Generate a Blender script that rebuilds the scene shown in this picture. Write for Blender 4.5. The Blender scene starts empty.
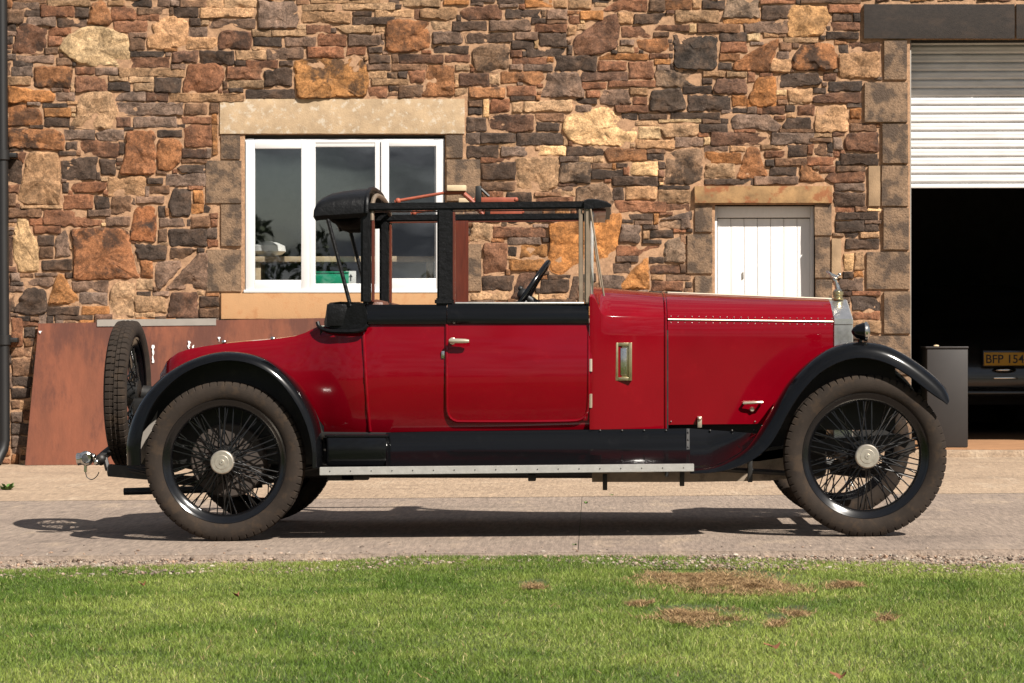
import bpy, bmesh, math, random
import numpy as np
from mathutils import Vector, Matrix, noise
random.seed(7); RNG = np.random.default_rng(7)
PI = math.pi
sc = bpy.context.scene
COL = sc.collection

# ------------------------------------------------------------------ camera, sky, sun, exposure
F = 36.0; LENS = 85.0
FPX = 1024 * LENS / F                       # focal length in pixels
D0 = 12.34; HC = 0.988; PSI = 0.0335; CX, CY = 512.0, 348.0
cam = bpy.data.cameras.new('camera'); co = bpy.data.objects.new('camera', cam); COL.objects.link(co)
co.location = (0, -D0, HC); co.rotation_euler = (PI / 2, 0, PSI)
cam.lens = LENS; cam.sensor_width = F; cam.shift_y = (CY - 341.5) / 1024
cam.clip_start = 0.1; cam.clip_end = 2000
cam.dof.use_dof = True; cam.dof.focus_distance = 12.3; cam.dof.aperture_fstop = 13.0
sc.camera = co

SUN = Vector((0.67, -0.75, 1.0)).normalized()
ELEV = math.asin(SUN.z); AZ = math.atan2(SUN.x, SUN.y)
w = bpy.data.worlds.new('World'); sc.world = w; w.use_nodes = True
nt = w.node_tree; nt.nodes.clear()
out = nt.nodes.new('ShaderNodeOutputWorld'); bg = nt.nodes.new('ShaderNodeBackground')
sky = nt.nodes.new('ShaderNodeTexSky'); sky.sky_type = 'NISHITA'; sky.sun_disc = False
sky.sun_elevation = ELEV; sky.sun_rotation = AZ; sky.altitude = 150; sky.dust_density = 1.5
tc = nt.nodes.new('ShaderNodeTexCoord'); mp = nt.nodes.new('ShaderNodeMapping'); mp.inputs['Scale'].default_value = (7, 7, 26)
nz = nt.nodes.new('ShaderNodeTexNoise'); nz.inputs['Scale'].default_value = 1.0; nz.inputs['Detail'].default_value = 6
cr = nt.nodes.new('ShaderNodeValToRGB'); cr.color_ramp.elements[0].position = .36; cr.color_ramp.elements[1].position = .56
mx = nt.nodes.new('ShaderNodeMix'); mx.data_type = 'RGBA'
cl = nt.nodes.new('ShaderNodeMix'); cl.data_type = 'RGBA'
nz2 = nt.nodes.new('ShaderNodeTexNoise'); nz2.inputs['Scale'].default_value = 2.3; nz2.inputs['Detail'].default_value = 4
cr2 = nt.nodes.new('ShaderNodeValToRGB'); cr2.color_ramp.elements[0].position = .38; cr2.color_ramp.elements[1].position = .66
L = nt.links.new
L(tc.outputs['Generated'], mp.inputs['Vector']); L(mp.outputs[0], nz.inputs['Vector']); L(mp.outputs[0], nz2.inputs['Vector'])
L(nz.outputs['Fac'], cr.inputs[0]); L(nz2.outputs['Fac'], cr2.inputs[0])
L(cr2.outputs[0], cl.inputs['Factor']); cl.inputs['A'].default_value = (1.3, 1.4, 1.6, 1); cl.inputs['B'].default_value = (6.5, 6.7, 7.0, 1)
L(cr.outputs[0], mx.inputs['Factor']); L(sky.outputs[0], mx.inputs['A']); L(cl.outputs['Result'], mx.inputs['B'])
L(mx.outputs['Result'], bg.inputs['Color']); bg.inputs['Strength'].default_value = 0.05
L(bg.outputs[0], out.inputs['Surface'])

sl = bpy.data.lights.new('sun', 'SUN'); so = bpy.data.objects.new('sun', sl); COL.objects.link(so)
sl.energy = 5.0; sl.angle = math.radians(.53); sl.color = (1.0, .935, .85)
so.rotation_euler = SUN.to_track_quat('Z', 'Y').to_euler()
sc.view_settings.view_transform = 'Standard'; sc.view_settings.look = 'None'
sc.view_settings.exposure = 0.95; sc.view_settings.gamma = 1.0; sc.view_settings.use_curve_mapping = False
KW = 1.95          # display value of a white sunlit upright wall: used to turn seen colours into base colours

# ------------------------------------------------------------------ helpers
def P(px, py, Y=0.0):
    u = (px - CX) / FPX; v = (CY - py) / FPX
    dx = u * math.cos(PSI) - math.sin(PSI); dy = math.cos(PSI) + u * math.sin(PSI)
    t = (Y + D0) / dy
    return Vector((dx * t, Y, HC + v * t))
XR = P(224, 465, 0).x
SL = 0.010
def zg(x): return SL * (max(-40, min(40, x)) - XR)
def PG(px, py, z0=0.0):                      # pixel -> point on the (gently tilted) ground
    u = (px - CX) / FPX; v = (CY - py) / FPX
    d = Vector((u * math.cos(PSI) - math.sin(PSI), math.cos(PSI) + u * math.sin(PSI), v))
    # HC + d.z t = SL (d.x t - XR) + z0
    t = (HC + SL * XR - z0) / (SL * d.x - d.z)
    return Vector((d.x * t, -D0 + d.y * t, HC + d.z * t))

def lin(c):
    c = c / 255.0
    return c / 12.92 if c <= .04045 else ((c + .055) / 1.055) ** 2.4
def seen(r, g, b, k=KW):
    return tuple(min(.85, lin(v) / k) for v in (r, g, b))

def tag(o, label=None, cat=None, group=None, kind=None):
    if label: o['label'] = label
    if cat: o['category'] = cat
    if group: o['group'] = group
    if kind: o['kind'] = kind
    return o
def empty(name, loc, rot=(0, 0, 0)):
    o = bpy.data.objects.new(name, None); COL.objects.link(o); o.location = loc; o.rotation_euler = rot
    o.empty_display_size = .2
    return o
def world_of(o):
    m = o.matrix_basis.copy()
    p = o.parent
    while p: m = p.matrix_basis @ m; p = p.parent
    return m
def link(name, me, mat, parent=None, smooth=True, ang=38, loc=None):
    """link a mesh given in world coordinates under parent (kept where it is)"""
    if mat: 
        if isinstance(mat, (list, tuple)):
            for m in mat: me.materials.append(m)
        else: me.materials.append(mat)
    o = bpy.data.objects.new(name, me); COL.objects.link(o)
    if loc is not None:
        me.transform(Matrix.Translation(-Vector(loc)))
        base = Matrix.Translation(Vector(loc))
    else: base = Matrix.Identity(4)
    if parent:
        o.parent = parent
        o.matrix_basis = world_of(parent).inverted() @ base
    else: o.matrix_basis = base
    if smooth:
        me.polygons.foreach_set('use_smooth', [True] * len(me.polygons))
        if ang < 180: me.set_sharp_from_angle(angle=math.radians(ang))
    return o

class MB:
    def __init__(s): s.v = []; s.f = []
    def add(s, vs, fs):
        n = len(s.v); s.v += [tuple(v) for v in vs]; s.f += [tuple(i + n for i in f) for f in fs]
    def grid(s, rows, closeu=False, closev=False, flip=False):
        R = len(rows); C = len(rows[0]); fs = []
        for i in range(R - (0 if closeu else 1)):
            for j in range(C - (0 if closev else 1)):
                a = i * C + j; b = i * C + (j + 1) % C; c = ((i + 1) % R) * C + (j + 1) % C; d = ((i + 1) % R) * C + j
                fs.append((a, d, c, b) if flip else (a, b, c, d))
        s.add([p for r in rows for p in r], fs)
    def poly(s, pts): s.add(pts, [tuple(range(len(pts)))])
    def tube(s, pts, r, n=8, cap=True):
        pts = [Vector(p) for p in pts]; rows = []
        rr = r if isinstance(r, (list, tuple)) else [r] * len(pts)
        up = None
        for i, p in enumerate(pts):
            t = (pts[min(i + 1, len(pts) - 1)] - pts[max(i - 1, 0)]).normalized()
            if up is None:
                up = Vector((0, 0, 1)) if abs(t.z) < .9 else Vector((1, 0, 0))
            a = t.cross(up).normalized(); b = a.cross(t).normalized(); up = b
            rows.append([p + (a * math.cos(2 * PI * k / n) + b * math.sin(2 * PI * k / n)) * rr[i] for k in range(n)])
        s.grid(rows, closev=True)
        if cap:
            s.poly(rows[0][::-1]); s.poly(rows[-1])
    def box(s, x0, y0, z0, x1, y1, z1, bev=0.0, M=None):
        bm = bmesh.new(); bmesh.ops.create_cube(bm, size=1)
        for v in bm.verts:
            v.co = Vector(((x0 + x1) / 2 + v.co.x * (x1 - x0), (y0 + y1) / 2 + v.co.y * (y1 - y0), (z0 + z1) / 2 + v.co.z * (z1 - z0)))
        if bev > 0: bmesh.ops.bevel(bm, geom=bm.edges[:], offset=bev, segments=2, affect='EDGES', profile=.5)
        if M is not None: bmesh.ops.transform(bm, matrix=M, verts=bm.verts)
        s.bm(bm)
    def bm(s, bm):
        bmesh.ops.recalc_face_normals(bm, faces=bm.faces)
        bm.verts.index_update()
        s.add([v.co[:] for v in bm.verts], [[v.index for v in f.verts] for f in bm.faces]); bm.free()
    def lathe(s, prof, c, axis, n=32, cap=False):
        """prof = [(dist along axis, radius)]"""
        ax = Vector(axis).normalized(); u = ax.orthogonal().normalized(); v = ax.cross(u); c = Vector(c)
        rows = [[c + ax * d + (u * math.cos(2 * PI * k / n) + v * math.sin(2 * PI * k / n)) * r for k in range(n)] for d, r in prof]
        s.grid(rows, closev=True)
        if cap: s.poly(rows[0][::-1]); s.poly(rows[-1])
    def ball(s, c, r, n=8, sc3=(1, 1, 1)):
        c = Vector(c); rows = []
        for i in range(n + 1):
            th = PI * i / n
            rr = max(math.sin(th), 1e-3)
            rows.append([c + Vector((r * sc3[0] * rr * math.cos(2 * PI * k / (n * 2)), r * sc3[1] * rr * math.sin(2 * PI * k / (n * 2)), r * sc3[2] * math.cos(th))) for k in range(n * 2)])
        s.grid(rows, closev=True)
    def mesh(s, name, recalc=True):
        me = bpy.data.meshes.new(name); me.from_pydata(s.v, [], s.f)
        if recalc:
            bm = bmesh.new(); bm.from_mesh(me); bmesh.ops.recalc_face_normals(bm, faces=bm.faces); bm.to_mesh(me); bm.free()
        me.update(); return me
    def obj(s, name, mat, parent=None, **k): return link(name, s.mesh(name), mat, parent, **k)

def catmull(pts, n):
    pts = [Vector(p) for p in pts]
    ext = [pts[0] * 2 - pts[1]] + pts + [pts[-1] * 2 - pts[-2]]
    dense = []
    for i in range(1, len(ext) - 2):
        p0, p1, p2, p3 = ext[i - 1:i + 3]
        for k in range(16):
            t = k / 16
            dense.append(.5 * ((2 * p1) + (-p0 + p2) * t + (2 * p0 - 5 * p1 + 4 * p2 - p3) * t * t + (-p0 + 3 * p1 - 3 * p2 + p3) * t ** 3))
    dense.append(pts[-1])
    d = [0]
    for a, b in zip(dense, dense[1:]): d.append(d[-1] + (b - a).length)
    res = []; j = 0
    for k in range(n):
        s_ = d[-1] * k / (n - 1)
        while j < len(d) - 2 and d[j + 1] < s_: j += 1
        t = (s_ - d[j]) / max(1e-9, d[j + 1] - d[j]); res.append(dense[j].lerp(dense[j + 1], min(1, max(0, t))))
    return res
def interp(x, tab):
    if x <= tab[0][0]: return tab[0][1]
    for (a, b), (c, d) in zip(tab, tab[1:]):
        if x <= c: 
            t = (x - a) / (c - a); return b + (d - b) * t
    return tab[-1][1]
def sinterp(x, tab):                        # smooth monotone interpolation
    n = len(tab)
    if x <= tab[0][0]: return tab[0][1]
    if x >= tab[-1][0]: return tab[-1][1]
    m = []
    for i in range(n):
        if i == 0 or i == n - 1:
            k = 1 if i == 0 else n - 1
            m.append((tab[k][1] - tab[k - 1][1]) / (tab[k][0] - tab[k - 1][0]))
        else: m.append((tab[i + 1][1] - tab[i - 1][1]) / (tab[i + 1][0] - tab[i - 1][0]))
    for i in range(n - 1):
        if x <= tab[i + 1][0]:
            h = tab[i + 1][0] - tab[i][0]; t = (x - tab[i][0]) / h
            return ((2 * t ** 3 - 3 * t * t + 1) * tab[i][1] + (t ** 3 - 2 * t * t + t) * h * m[i] + (-2 * t ** 3 + 3 * t * t) * tab[i + 1][1] + (t ** 3 - t * t) * h * m[i + 1])

# ------------------------------------------------------------------ materials
def nodes(m):
    m.use_nodes = True; t = m.node_tree; return t, t.nodes, t.links.new, t.nodes['Principled BSDF']
def mat(name, base, rough=.5, metal=0.0, coat=0.0, var=0.0, vscale=8.0, bump=0.0, bscale=60.0, spec=.5, var2=None, v2amt=0.0, v2scale=5.0, v2lo=.5, v2hi=.65, rvar=0.0, stretch=(1, 1, 1)):
    m = bpy.data.materials.new(name); t, N, L, b = nodes(m)
    b.inputs['Roughness'].default_value = rough; b.inputs['Metallic'].default_value = metal
    b.inputs['Coat Weight'].default_value = coat; b.inputs['Coat Roughness'].default_value = .04
    b.inputs['Specular IOR Level'].default_value = spec
    base = tuple(base[:3]) + (1,)
    b.inputs['Base Color'].default_value = base
    tcn = N.new('ShaderNodeTexCoord'); mpn = N.new('ShaderNodeMapping'); mpn.inputs['Scale'].default_value = stretch
    L(tcn.outputs['Object'], mpn.inputs['Vector'])
    colsock = None
    if var > 0:
        n = N.new('ShaderNodeTexNoise'); n.inputs['Scale'].default_value = vscale; n.inputs['Detail'].default_value = 6; n.inputs['Roughness'].default_value = .65
        L(mpn.outputs[0], n.inputs['Vector'])
        mr = N.new('ShaderNodeMapRange'); mr.inputs['From Min'].default_value = .25; mr.inputs['From Max'].default_value = .75
        mr.inputs['To Min'].default_value = 1 - var; mr.inputs['To Max'].default_value = 1 + var
        L(n.outputs['Fac'], mr.inputs['Value'])
        mm = N.new('ShaderNodeMix'); mm.data_type = 'RGBA'; mm.blend_type = 'MULTIPLY'; mm.inputs['Factor'].default_value = 1
        mm.inputs['A'].default_value = base; L(mr.outputs[0], mm.inputs['B']); colsock = mm.outputs['Result']
        if rvar > 0:
            rr = N.new('ShaderNodeMapRange'); rr.inputs['From Min'].default_value = .3; rr.inputs['From Max'].default_value = .7
            rr.inputs['To Min'].default_value = max(0, rough - rvar); rr.inputs['To Max'].default_value = min(1, rough + rvar)
            L(n.outputs['Fac'], rr.inputs['Value']); L(rr.outputs[0], b.inputs['Roughness'])
    if var2 is not None:
        n = N.new('ShaderNodeTexNoise'); n.inputs['Scale'].default_value = v2scale; n.inputs['Detail'].default_value = 8; n.inputs['Roughness'].default_value = .7
        L(mpn.outputs[0], n.inputs['Vector'])
        mr = N.new('ShaderNodeMapRange'); mr.interpolation_type = 'SMOOTHSTEP'; mr.inputs['From Min'].default_value = v2lo; mr.inputs['From Max'].default_value = v2hi
        mr.inputs['To Max'].default_value = v2amt; L(n.outputs['Fac'], mr.inputs['Value'])
        mm = N.new('ShaderNodeMix'); mm.data_type = 'RGBA'; L(mr.outputs[0], mm.inputs['Factor'])
        if colsock: L(colsock, mm.inputs['A'])
        else: mm.inputs['A'].default_value = base
        mm.inputs['B'].default_value = tuple(var2[:3]) + (1,); colsock = mm.outputs['Result']
    if colsock: L(colsock, b.inputs['Base Color'])
    if bump > 0:
        n = N.new('ShaderNodeTexNoise'); n.inputs['Scale'].default_value = bscale; n.inputs['Detail'].default_value = 7; n.inputs['Roughness'].default_value = .6
        L(mpn.outputs[0], n.inputs['Vector'])
        bp = N.new('ShaderNodeBump'); bp.inputs['Strength'].default_value = 1; bp.inputs['Distance'].default_value = bump
        L(n.outputs['Fac'], bp.inputs['Height']); L(bp.outputs[0], b.inputs['Normal'])
    return m

M = {}
M['red'] = mat('red_paint', (.135, .0006, .0045), .07, var=.10, vscale=3, var2=(.19, .003, .007), v2amt=.4, v2scale=9, v2lo=.58, v2hi=.75, spec=.30)
M['black'] = mat('black_paint', (.0025, .0026, .0030), .12, spec=.27, coat=.09, var2=(.010, .0095, .0095), v2amt=.3, v2scale=14, v2lo=.56, v2hi=.72)
M['black'].node_tree.nodes['Principled BSDF'].inputs['Coat Roughness'].default_value = .26
M['leather'] = mat('black_leathercloth', (.005, .005, .0055), .42, var=.5, vscale=30, bump=.004, bscale=40, var2=(.12, .10, .09), v2amt=.6, v2scale=60, v2lo=.68, v2hi=.76, spec=.2)
M['iron'] = mat('dark_iron', (.006, .0055, .005), .55, var=.4, vscale=20, var2=(.06, .045, .032), v2amt=.3, v2scale=12)
M['chrome'] = mat('nickel_plate', (.62, .59, .54), .16, metal=1, var=.15, vscale=40, rvar=.08)
M['radiator'] = mat('polished_nickel', (.66, .64, .62), .22, metal=.9, var=.1, vscale=20, rvar=.06)
M['alu'] = mat('aluminium_edge', (.56, .54, .51), .42, metal=.7, var=.15, vscale=25, bump=.0006, bscale=120)
M['cream'] = mat('worn_nickel_handle', (.60, .52, .40), .3, metal=.7, var=.1)
M['brass'] = mat('brass', (.45, .38, .22), .3, metal=.9, var=.25, vscale=30)
M['tyre'] = mat('dusty_rubber', seen(62, 53, 46, 2.1), .9, spec=.2, var=.35, vscale=9, bump=.0015, bscale=150, var2=seen(86, 70, 55, 2.1), v2amt=.6, v2scale=14)
M['rim'] = mat('black_rim_enamel', (.003, .003, .0035), .16)
M['spoke'] = mat('black_spokes', (.03, .03, .03), .2, metal=.8)
M['drum'] = mat('dusty_brake_drum', (.038, .028, .022), .8, var=.4, vscale=18)
M['cap'] = mat('worn_hub_nickel', (.50, .45, .38), .36, metal=.75, var=.25, vscale=30)
M['wood'] = mat('mahogany', (.085, .015, .006), .4, var=.4, vscale=6, stretch=(12, 12, 1), coat=.3)
M['palewood'] = mat('pale_timber', (.50, .38, .24), .7, var=.2, vscale=30)
M['tan_metal'] = mat('bare_brass_pillar', (.26, .20, .145), .42, metal=.5, var=.25, vscale=14)
M['oxide'] = mat('red_oxide_primer', (.26, .055, .025), .6, var=.25, vscale=25)
M['seat'] = mat('brown_leather', (.09, .035, .02), .5, var=.3, vscale=20, bump=.002, bscale=90)
M['tray'] = mat('dusty_undertray', (.21, .165, .12), .8, var=.4, vscale=10, var2=(.06, .045, .035), v2amt=.7, v2scale=6)
M['glass_dark'] = mat('lamp_glass', (.05, .05, .05), .05, coat=1)
M['white_pvc'] = mat('white_pvc', (.60, .60, .60), .35, var=.04, vscale=6)
M['white_paint'] = mat('white_painted_boards', (.62, .605, .585), .5, var=.05, vscale=8, stretch=(6, 6, 1), var2=(.55, .5, .42), v2amt=.5, v2scale=14, v2lo=.66, v2hi=.8, bump=.001, bscale=40)
M['shutter'] = mat('white_shutter_paint', (.56, .55, .54), .45, var=.18, vscale=4, stretch=(1, 1, 4), var2=(.34, .27, .2), v2amt=.4, v2scale=6, v2lo=.6, v2hi=.8)
M['rail'] = mat('white_rail_rust_spotted', (.70, .69, .67), .5, var=.06, var2=(.25, .08, .03), v2amt=.8, v2scale=16, v2lo=.66, v2hi=.74)
M['dressed'] = mat('dressed_sandstone', seen(160, 130, 102), .9, var=.5, vscale=40, bump=.010, bscale=60, var2=seen(92, 76, 63), v2amt=.9, v2scale=5, v2lo=.46, v2hi=.56)
M['dressed_pale'] = mat('pale_sandstone', seen(190, 158, 122), .9, var=.3, vscale=6, bump=.003, bscale=90)
M['lintel_dark'] = mat('dark_gritstone', seen(52, 43, 37), .85, var=.45, vscale=30, bump=.003, bscale=110, var2=seen(76, 61, 50), v2amt=.6, v2scale=3.5, stretch=(1, 1, 2))
M['lintel_pale'] = mat('pale_lintel_stone', seen(220, 190, 152), .9, var=.3, vscale=7, bump=.003, bscale=80, var2=seen(246, 232, 210), v2amt=.75, v2scale=16, v2lo=.53, v2hi=.64)
M['lintel_orange'] = mat('ochre_lintel_stone', seen(186, 146, 98), .9, var=.5, vscale=7, bump=.003, bscale=90, var2=seen(170, 98, 56), v2amt=.8, v2scale=5, v2lo=.50, v2hi=.58)
M['sill'] = mat('orange_sandstone_sill', seen(222, 172, 122), .9, var=.14, vscale=5, bump=.002, bscale=90, var2=seen(190, 120, 70), v2amt=.5, v2scale=5)
M['mortar'] = mat('sandy_mortar', seen(188, 148, 114, 1.5), .95, var=.4, vscale=30, bump=.006, bscale=110)
M['pipe'] = mat('dark_pipe_paint', (.008, .0075, .0075), .5, var=.2)
M['rust'] = mat('rusted_steel', seen(146, 82, 54), .75, var=.4, vscale=3.5, stretch=(1, 1, .3), var2=seen(98, 52, 38), v2amt=.8, v2scale=2.2, v2lo=.42, v2hi=.56, bump=.0015, bscale=60)
M['lead'] = mat('grey_sheet_metal', seen(176, 168, 158), .6, metal=.1, var=.12)
M['boxpaint'] = mat('charcoal_board', seen(52, 46, 43), .6, var=.2, vscale=5, var2=seen(140, 130, 118), v2amt=.6, v2scale=18, v2lo=.7, v2hi=.76)
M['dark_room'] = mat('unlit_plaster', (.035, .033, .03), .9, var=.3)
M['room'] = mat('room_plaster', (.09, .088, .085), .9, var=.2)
M['garage_car'] = mat('black_car_paint', (.02, .019, .018), .3, coat=.5)
M['plate'] = mat('yellow_plate', (.75, .40, .02), .5)
M['plate_text'] = mat('plate_letters', (.01, .01, .01), .5)
M['green_plastic'] = mat('green_plastic', (.01, .30, .16), .4)
M['card'] = mat('white_card', (.7, .7, .68), .8)
M['leaf'] = mat('dry_leaf', (.16, .06, .025), .8, var=.3, vscale=60)
M['weed'] = mat('weed_leaf', (.07, .14, .025), .7, var=.3, vscale=50)
M['bark'] = mat('bark', (.05, .04, .03), .9)

def glass_mat():
    m = bpy.data.materials.new('window_glass'); t, N, L, b = nodes(m); N.remove(b)
    o = N['Material Output']; tr = N.new('ShaderNodeBsdfTransparent'); gl = N.new('ShaderNodeBsdfGlossy'); gl.inputs['Roughness'].default_value = .01
    tr.inputs['Color'].default_value = (.96, .97, .97, 1)
    ge = N.new('ShaderNodeNewGeometry'); dt = N.new('ShaderNodeVectorMath'); dt.operation = 'DOT_PRODUCT'; L(ge.outputs['Incoming'], dt.inputs[0]); L(ge.outputs['Normal'], dt.inputs[1])
    prev = dt.outputs['Value']
    for op, v in (('ABSOLUTE', 0), ('SUBTRACT', 1), ('POWER', 5), ('MULTIPLY_ADD', .8)):      # Schlick reflectance, the same from both faces
        q = N.new('ShaderNodeMath'); q.operation = op
        if op == 'SUBTRACT': q.inputs[0].default_value = 1; L(prev, q.inputs[1])
        else:
            L(prev, q.inputs[0]); q.inputs[1].default_value = v; q.inputs[2].default_value = .15
        prev = q.outputs[0]
    fr = q
    mxx = N.new('ShaderNodeMixShader'); L(fr.outputs[0], mxx.inputs[0]); L(tr.outputs[0], mxx.inputs[1]); L(gl.outputs[0], mxx.inputs[2])
    tcn = N.new('ShaderNodeTexCoord'); n = N.new('ShaderNodeTexNoise'); n.inputs['Scale'].default_value = 1.6
    bp = N.new('ShaderNodeBump'); bp.inputs['Strength'].default_value = .5; bp.inputs['Distance'].default_value = .002
    L(tcn.outputs['Object'], n.inputs['Vector']); L(n.outputs['Fac'], bp.inputs['Height']); L(bp.outputs[0], gl.inputs['Normal'])
    L(mxx.outputs[0], o.inputs['Surface']); return m
M['glass'] = glass_mat()

def attr_mat(name, rough, build):
    m = bpy.data.materials.new(name); t, N, L, b = nodes(m); b.inputs['Roughness'].default_value = rough
    a = N.new('ShaderNodeVertexColor'); a.layer_name = 'Col'; build(t, N, L, b, a); return m
def rubble_build(t, N, L, b, a):
    tcn = N.new('ShaderNodeTexCoord')
    def nz(scale, det=7, ro=.65):
        n = N.new('ShaderNodeTexNoise'); n.inputs['Scale'].default_value = scale; n.inputs['Detail'].default_value = det; n.inputs['Roughness'].default_value = ro
        L(tcn.outputs['Object'], n.inputs['Vector']); return n.outputs['Fac']
    def mr(s, a0, a1, b0, b1):
        n = N.new('ShaderNodeMapRange'); n.interpolation_type = 'SMOOTHSTEP'
        for k, v in zip(('From Min', 'From Max', 'To Min', 'To Max'), (a0, a1, b0, b1)): n.inputs[k].default_value = v
        L(s, n.inputs['Value']); return n.outputs[0]
    def mix(fac, A, B, mode='MIX'):
        n = N.new('ShaderNodeMix'); n.data_type = 'RGBA'; n.blend_type = mode
        for s, v in (('Factor', fac), ('A', A), ('B', B)):
            if hasattr(v, 'is_linked'): L(v, n.inputs[s])
            else: n.inputs[s].default_value = v
        return n.outputs['Result']
    def mul(x, y):
        n = N.new('ShaderNodeMath'); n.operation = 'MULTIPLY'; L(x, n.inputs[0]); 
        if hasattr(y, 'is_linked'): L(y, n.inputs[1])
        else: n.inputs[1].default_value = y
        return n.outputs[0]
    c = a.outputs['Color']
    c = mix(1.0, c, mr(nz(9), .25, .75, .5, 1.5), 'MULTIPLY')
    c = mix(1.0, c, mr(nz(38, 7, .75), .3, .7, .62, 1.38), 'MULTIPLY')
    c = mix(1.0, c, mr(nz(110, 3, .7), .3, .7, .7, 1.3), 'MULTIPLY')
    c = mix(mul(mr(nz(4.5), .5, .68, 0, 1), .2), c, seen(160, 112, 72) + (1,))      # iron staining
    c = mix(mul(mr(nz(6.2), .46, .62, 0, 1), a.outputs['Alpha']), c, seen(60, 52, 47) + (1,))  # soot blotches
    c = mix(mul(mr(nz(30, 8, .7), .63, .72, 0, 1), .40), c, seen(205, 190, 165) + (1,))    # lichen specks
    L(c, b.inputs['Base Color'])
    bp = N.new('ShaderNodeBump'); bp.inputs['Distance'].default_value = .012; bp.inputs['Strength'].default_value = 1.0
    bp2 = N.new('ShaderNodeBump'); bp2.inputs['Distance'].default_value = .006; bp2.inputs['Strength'].default_value = 1.0
    L(nz(22, 8, .65), bp.inputs['Height']); L(nz(110, 4), bp2.inputs['Height']); L(bp2.outputs[0], bp.inputs['Normal']); L(bp.outputs[0], b.inputs['Normal'])
    b.inputs['Specular IOR Level'].default_value = .25
M['rubble'] = attr_mat('rubble_sandstone', .9, rubble_build)
def blade_build(t, N, L, b, a):
    L(a.outputs['Color'], b.inputs['Base Color']); b.inputs['Specular IOR Level'].default_value = .3
    tr = N.new('ShaderNodeBsdfTranslucent'); L(a.outputs['Color'], tr.inputs['Color'])
    ms = N.new('ShaderNodeMixShader'); ms.inputs[0].default_value = .3
    L(b.outputs[0], ms.inputs[1]); L(tr.outputs[0], ms.inputs[2]); L(ms.outputs[0], N['Material Output'].inputs['Surface'])
M['blade'] = attr_mat('grass_blades', .6, blade_build)
M['pebble'] = attr_mat('gravel_stones', .85, lambda t, N, L, b, a: L(a.outputs['Color'], b.inputs['Base Color']))
def set_col(me, cols):
    ca = me.color_attributes.new('Col', 'FLOAT_COLOR', 'POINT')
    ca.data.foreach_set('color', np.asarray(cols, dtype=np.float32).ravel())

def concrete_mat(name, c1, c2, c3):
    m = bpy.data.materials.new(name); t, N, L, b = nodes(m); b.inputs['Roughness'].default_value = .9
    tcn = N.new('ShaderNodeTexCoord')
    def nz(scale, st=(1, 1, 1), det=7):
        mpn = N.new('ShaderNodeMapping'); mpn.inputs['Scale'].default_value = st; L(tcn.outputs['Object'], mpn.inputs['Vector'])
        n = N.new('ShaderNodeTexNoise'); n.inputs['Scale'].default_value = scale; n.inputs['Detail'].default_value = det; n.inputs['Roughness'].default_value = .62
        L(mpn.outputs[0], n.inputs['Vector']); return n.outputs['Fac']
    def ramp(s, a0, a1):
        n = N.new('ShaderNodeMapRange'); n.inputs['From Min'].default_value = a0; n.inputs['From Max'].default_value = a1; L(s, n.inputs['Value']); return n.outputs[0]
    def mix(f, A, B, mode='MIX'):
        n = N.new('ShaderNodeMix'); n.data_type = 'RGBA'; n.blend_type = mode
        for s, v in (('Factor', f), ('A', A), ('B', B)):
            if hasattr(v, 'is_linked'): L(v, n.inputs[s])
            else: n.inputs[s].default_value = v
        return n.outputs['Result']
    c = mix(ramp(nz(.9), .3, .7), c1 + (1,), c2 + (1,))
    c = mix(ramp(nz(1.7, (.5, 1.6, 1), 9), .56, .82), c, tuple(v * .55 for v in c2) + (1,))
    c = mix(ramp(nz(3.5, (1, .35, 1)), .55, .75), c, c3 + (1,))
    g = N.new('ShaderNodeMapRange'); g.inputs['From Min'].default_value = .3; g.inputs['From Max'].default_value = .7; g.inputs['To Min'].default_value = .68; g.inputs['To Max'].default_value = 1.3
    L(nz(42, (1, .16, 1), 8), g.inputs['Value']); c = mix(1.0, c, g.outputs[0], 'MULTIPLY')
    L(c, b.inputs['Base Color'])
    bp = N.new('ShaderNodeBump'); bp.inputs['Distance'].default_value = .008; L(nz(55, (1, .12, 1), 4), bp.inputs['Height'])
    bp2 = N.new('ShaderNodeBump'); bp2.inputs['Distance'].default_value = .004; L(nz(120), bp2.inputs['Height']); L(bp.outputs[0], bp2.inputs['Normal']); L(bp2.outputs[0], b.inputs['Normal'])
    return m
KH = KW
M['slab_front'] = concrete_mat('brushed_concrete', seen(184, 164, 146, KH), seen(162, 143, 128, KH), seen(206, 182, 156, KH))
M['slab_back'] = concrete_mat('pale_concrete', seen(210, 182, 152, KH), seen(190, 163, 136, KH), seen(222, 198, 170, KH))
M['soil'] = mat('turf_soil', (.065, .085, .025), .95, var=.4, vscale=3, bump=.02, bscale=30)
M['floor_in'] = mat('garage_floor', seen(190, 140, 98, KH), .9, var=.2, vscale=6)

# ------------------------------------------------------------------ ground
W = 8.66                                    # the face of the wall
def sheet(name, x0, x1, y0, y1, dz, m, nx=40, ny=10, kind='structure'):
    mb = MB(); rows = []
    for j in range(ny + 1):
        rows.append([(x0 + (x1 - x0) * i / nx, y0 + (y1 - y0) * j / ny, zg(x0 + (x1 - x0) * i / nx) + dz) for i in range(nx + 1)])
    mb.grid(rows); o = mb.obj(name, m, smooth=False); tag(o, kind=kind); return o
YJ = PG(300, 499).y                          # joint between the two pourings
YE = PG(500, 553).y                          # front edge of the concrete
sheet('ground', -400, 400, -400, 60, -.035, M['soil'], 160, 4)
M['bed'] = mat('sandy_bed', (.26, .20, .15), .95, var=.4, vscale=20, bump=.01, bscale=60)
sheet('gravel_bed', -14, 16, YE - .55, YE - .001, -.029, M['bed'])
XJ = PG(580, 525).x
sheet('concrete_apron', -14, XJ - .0015, YE, YJ - .0005, 0, M['slab_front'])
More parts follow.
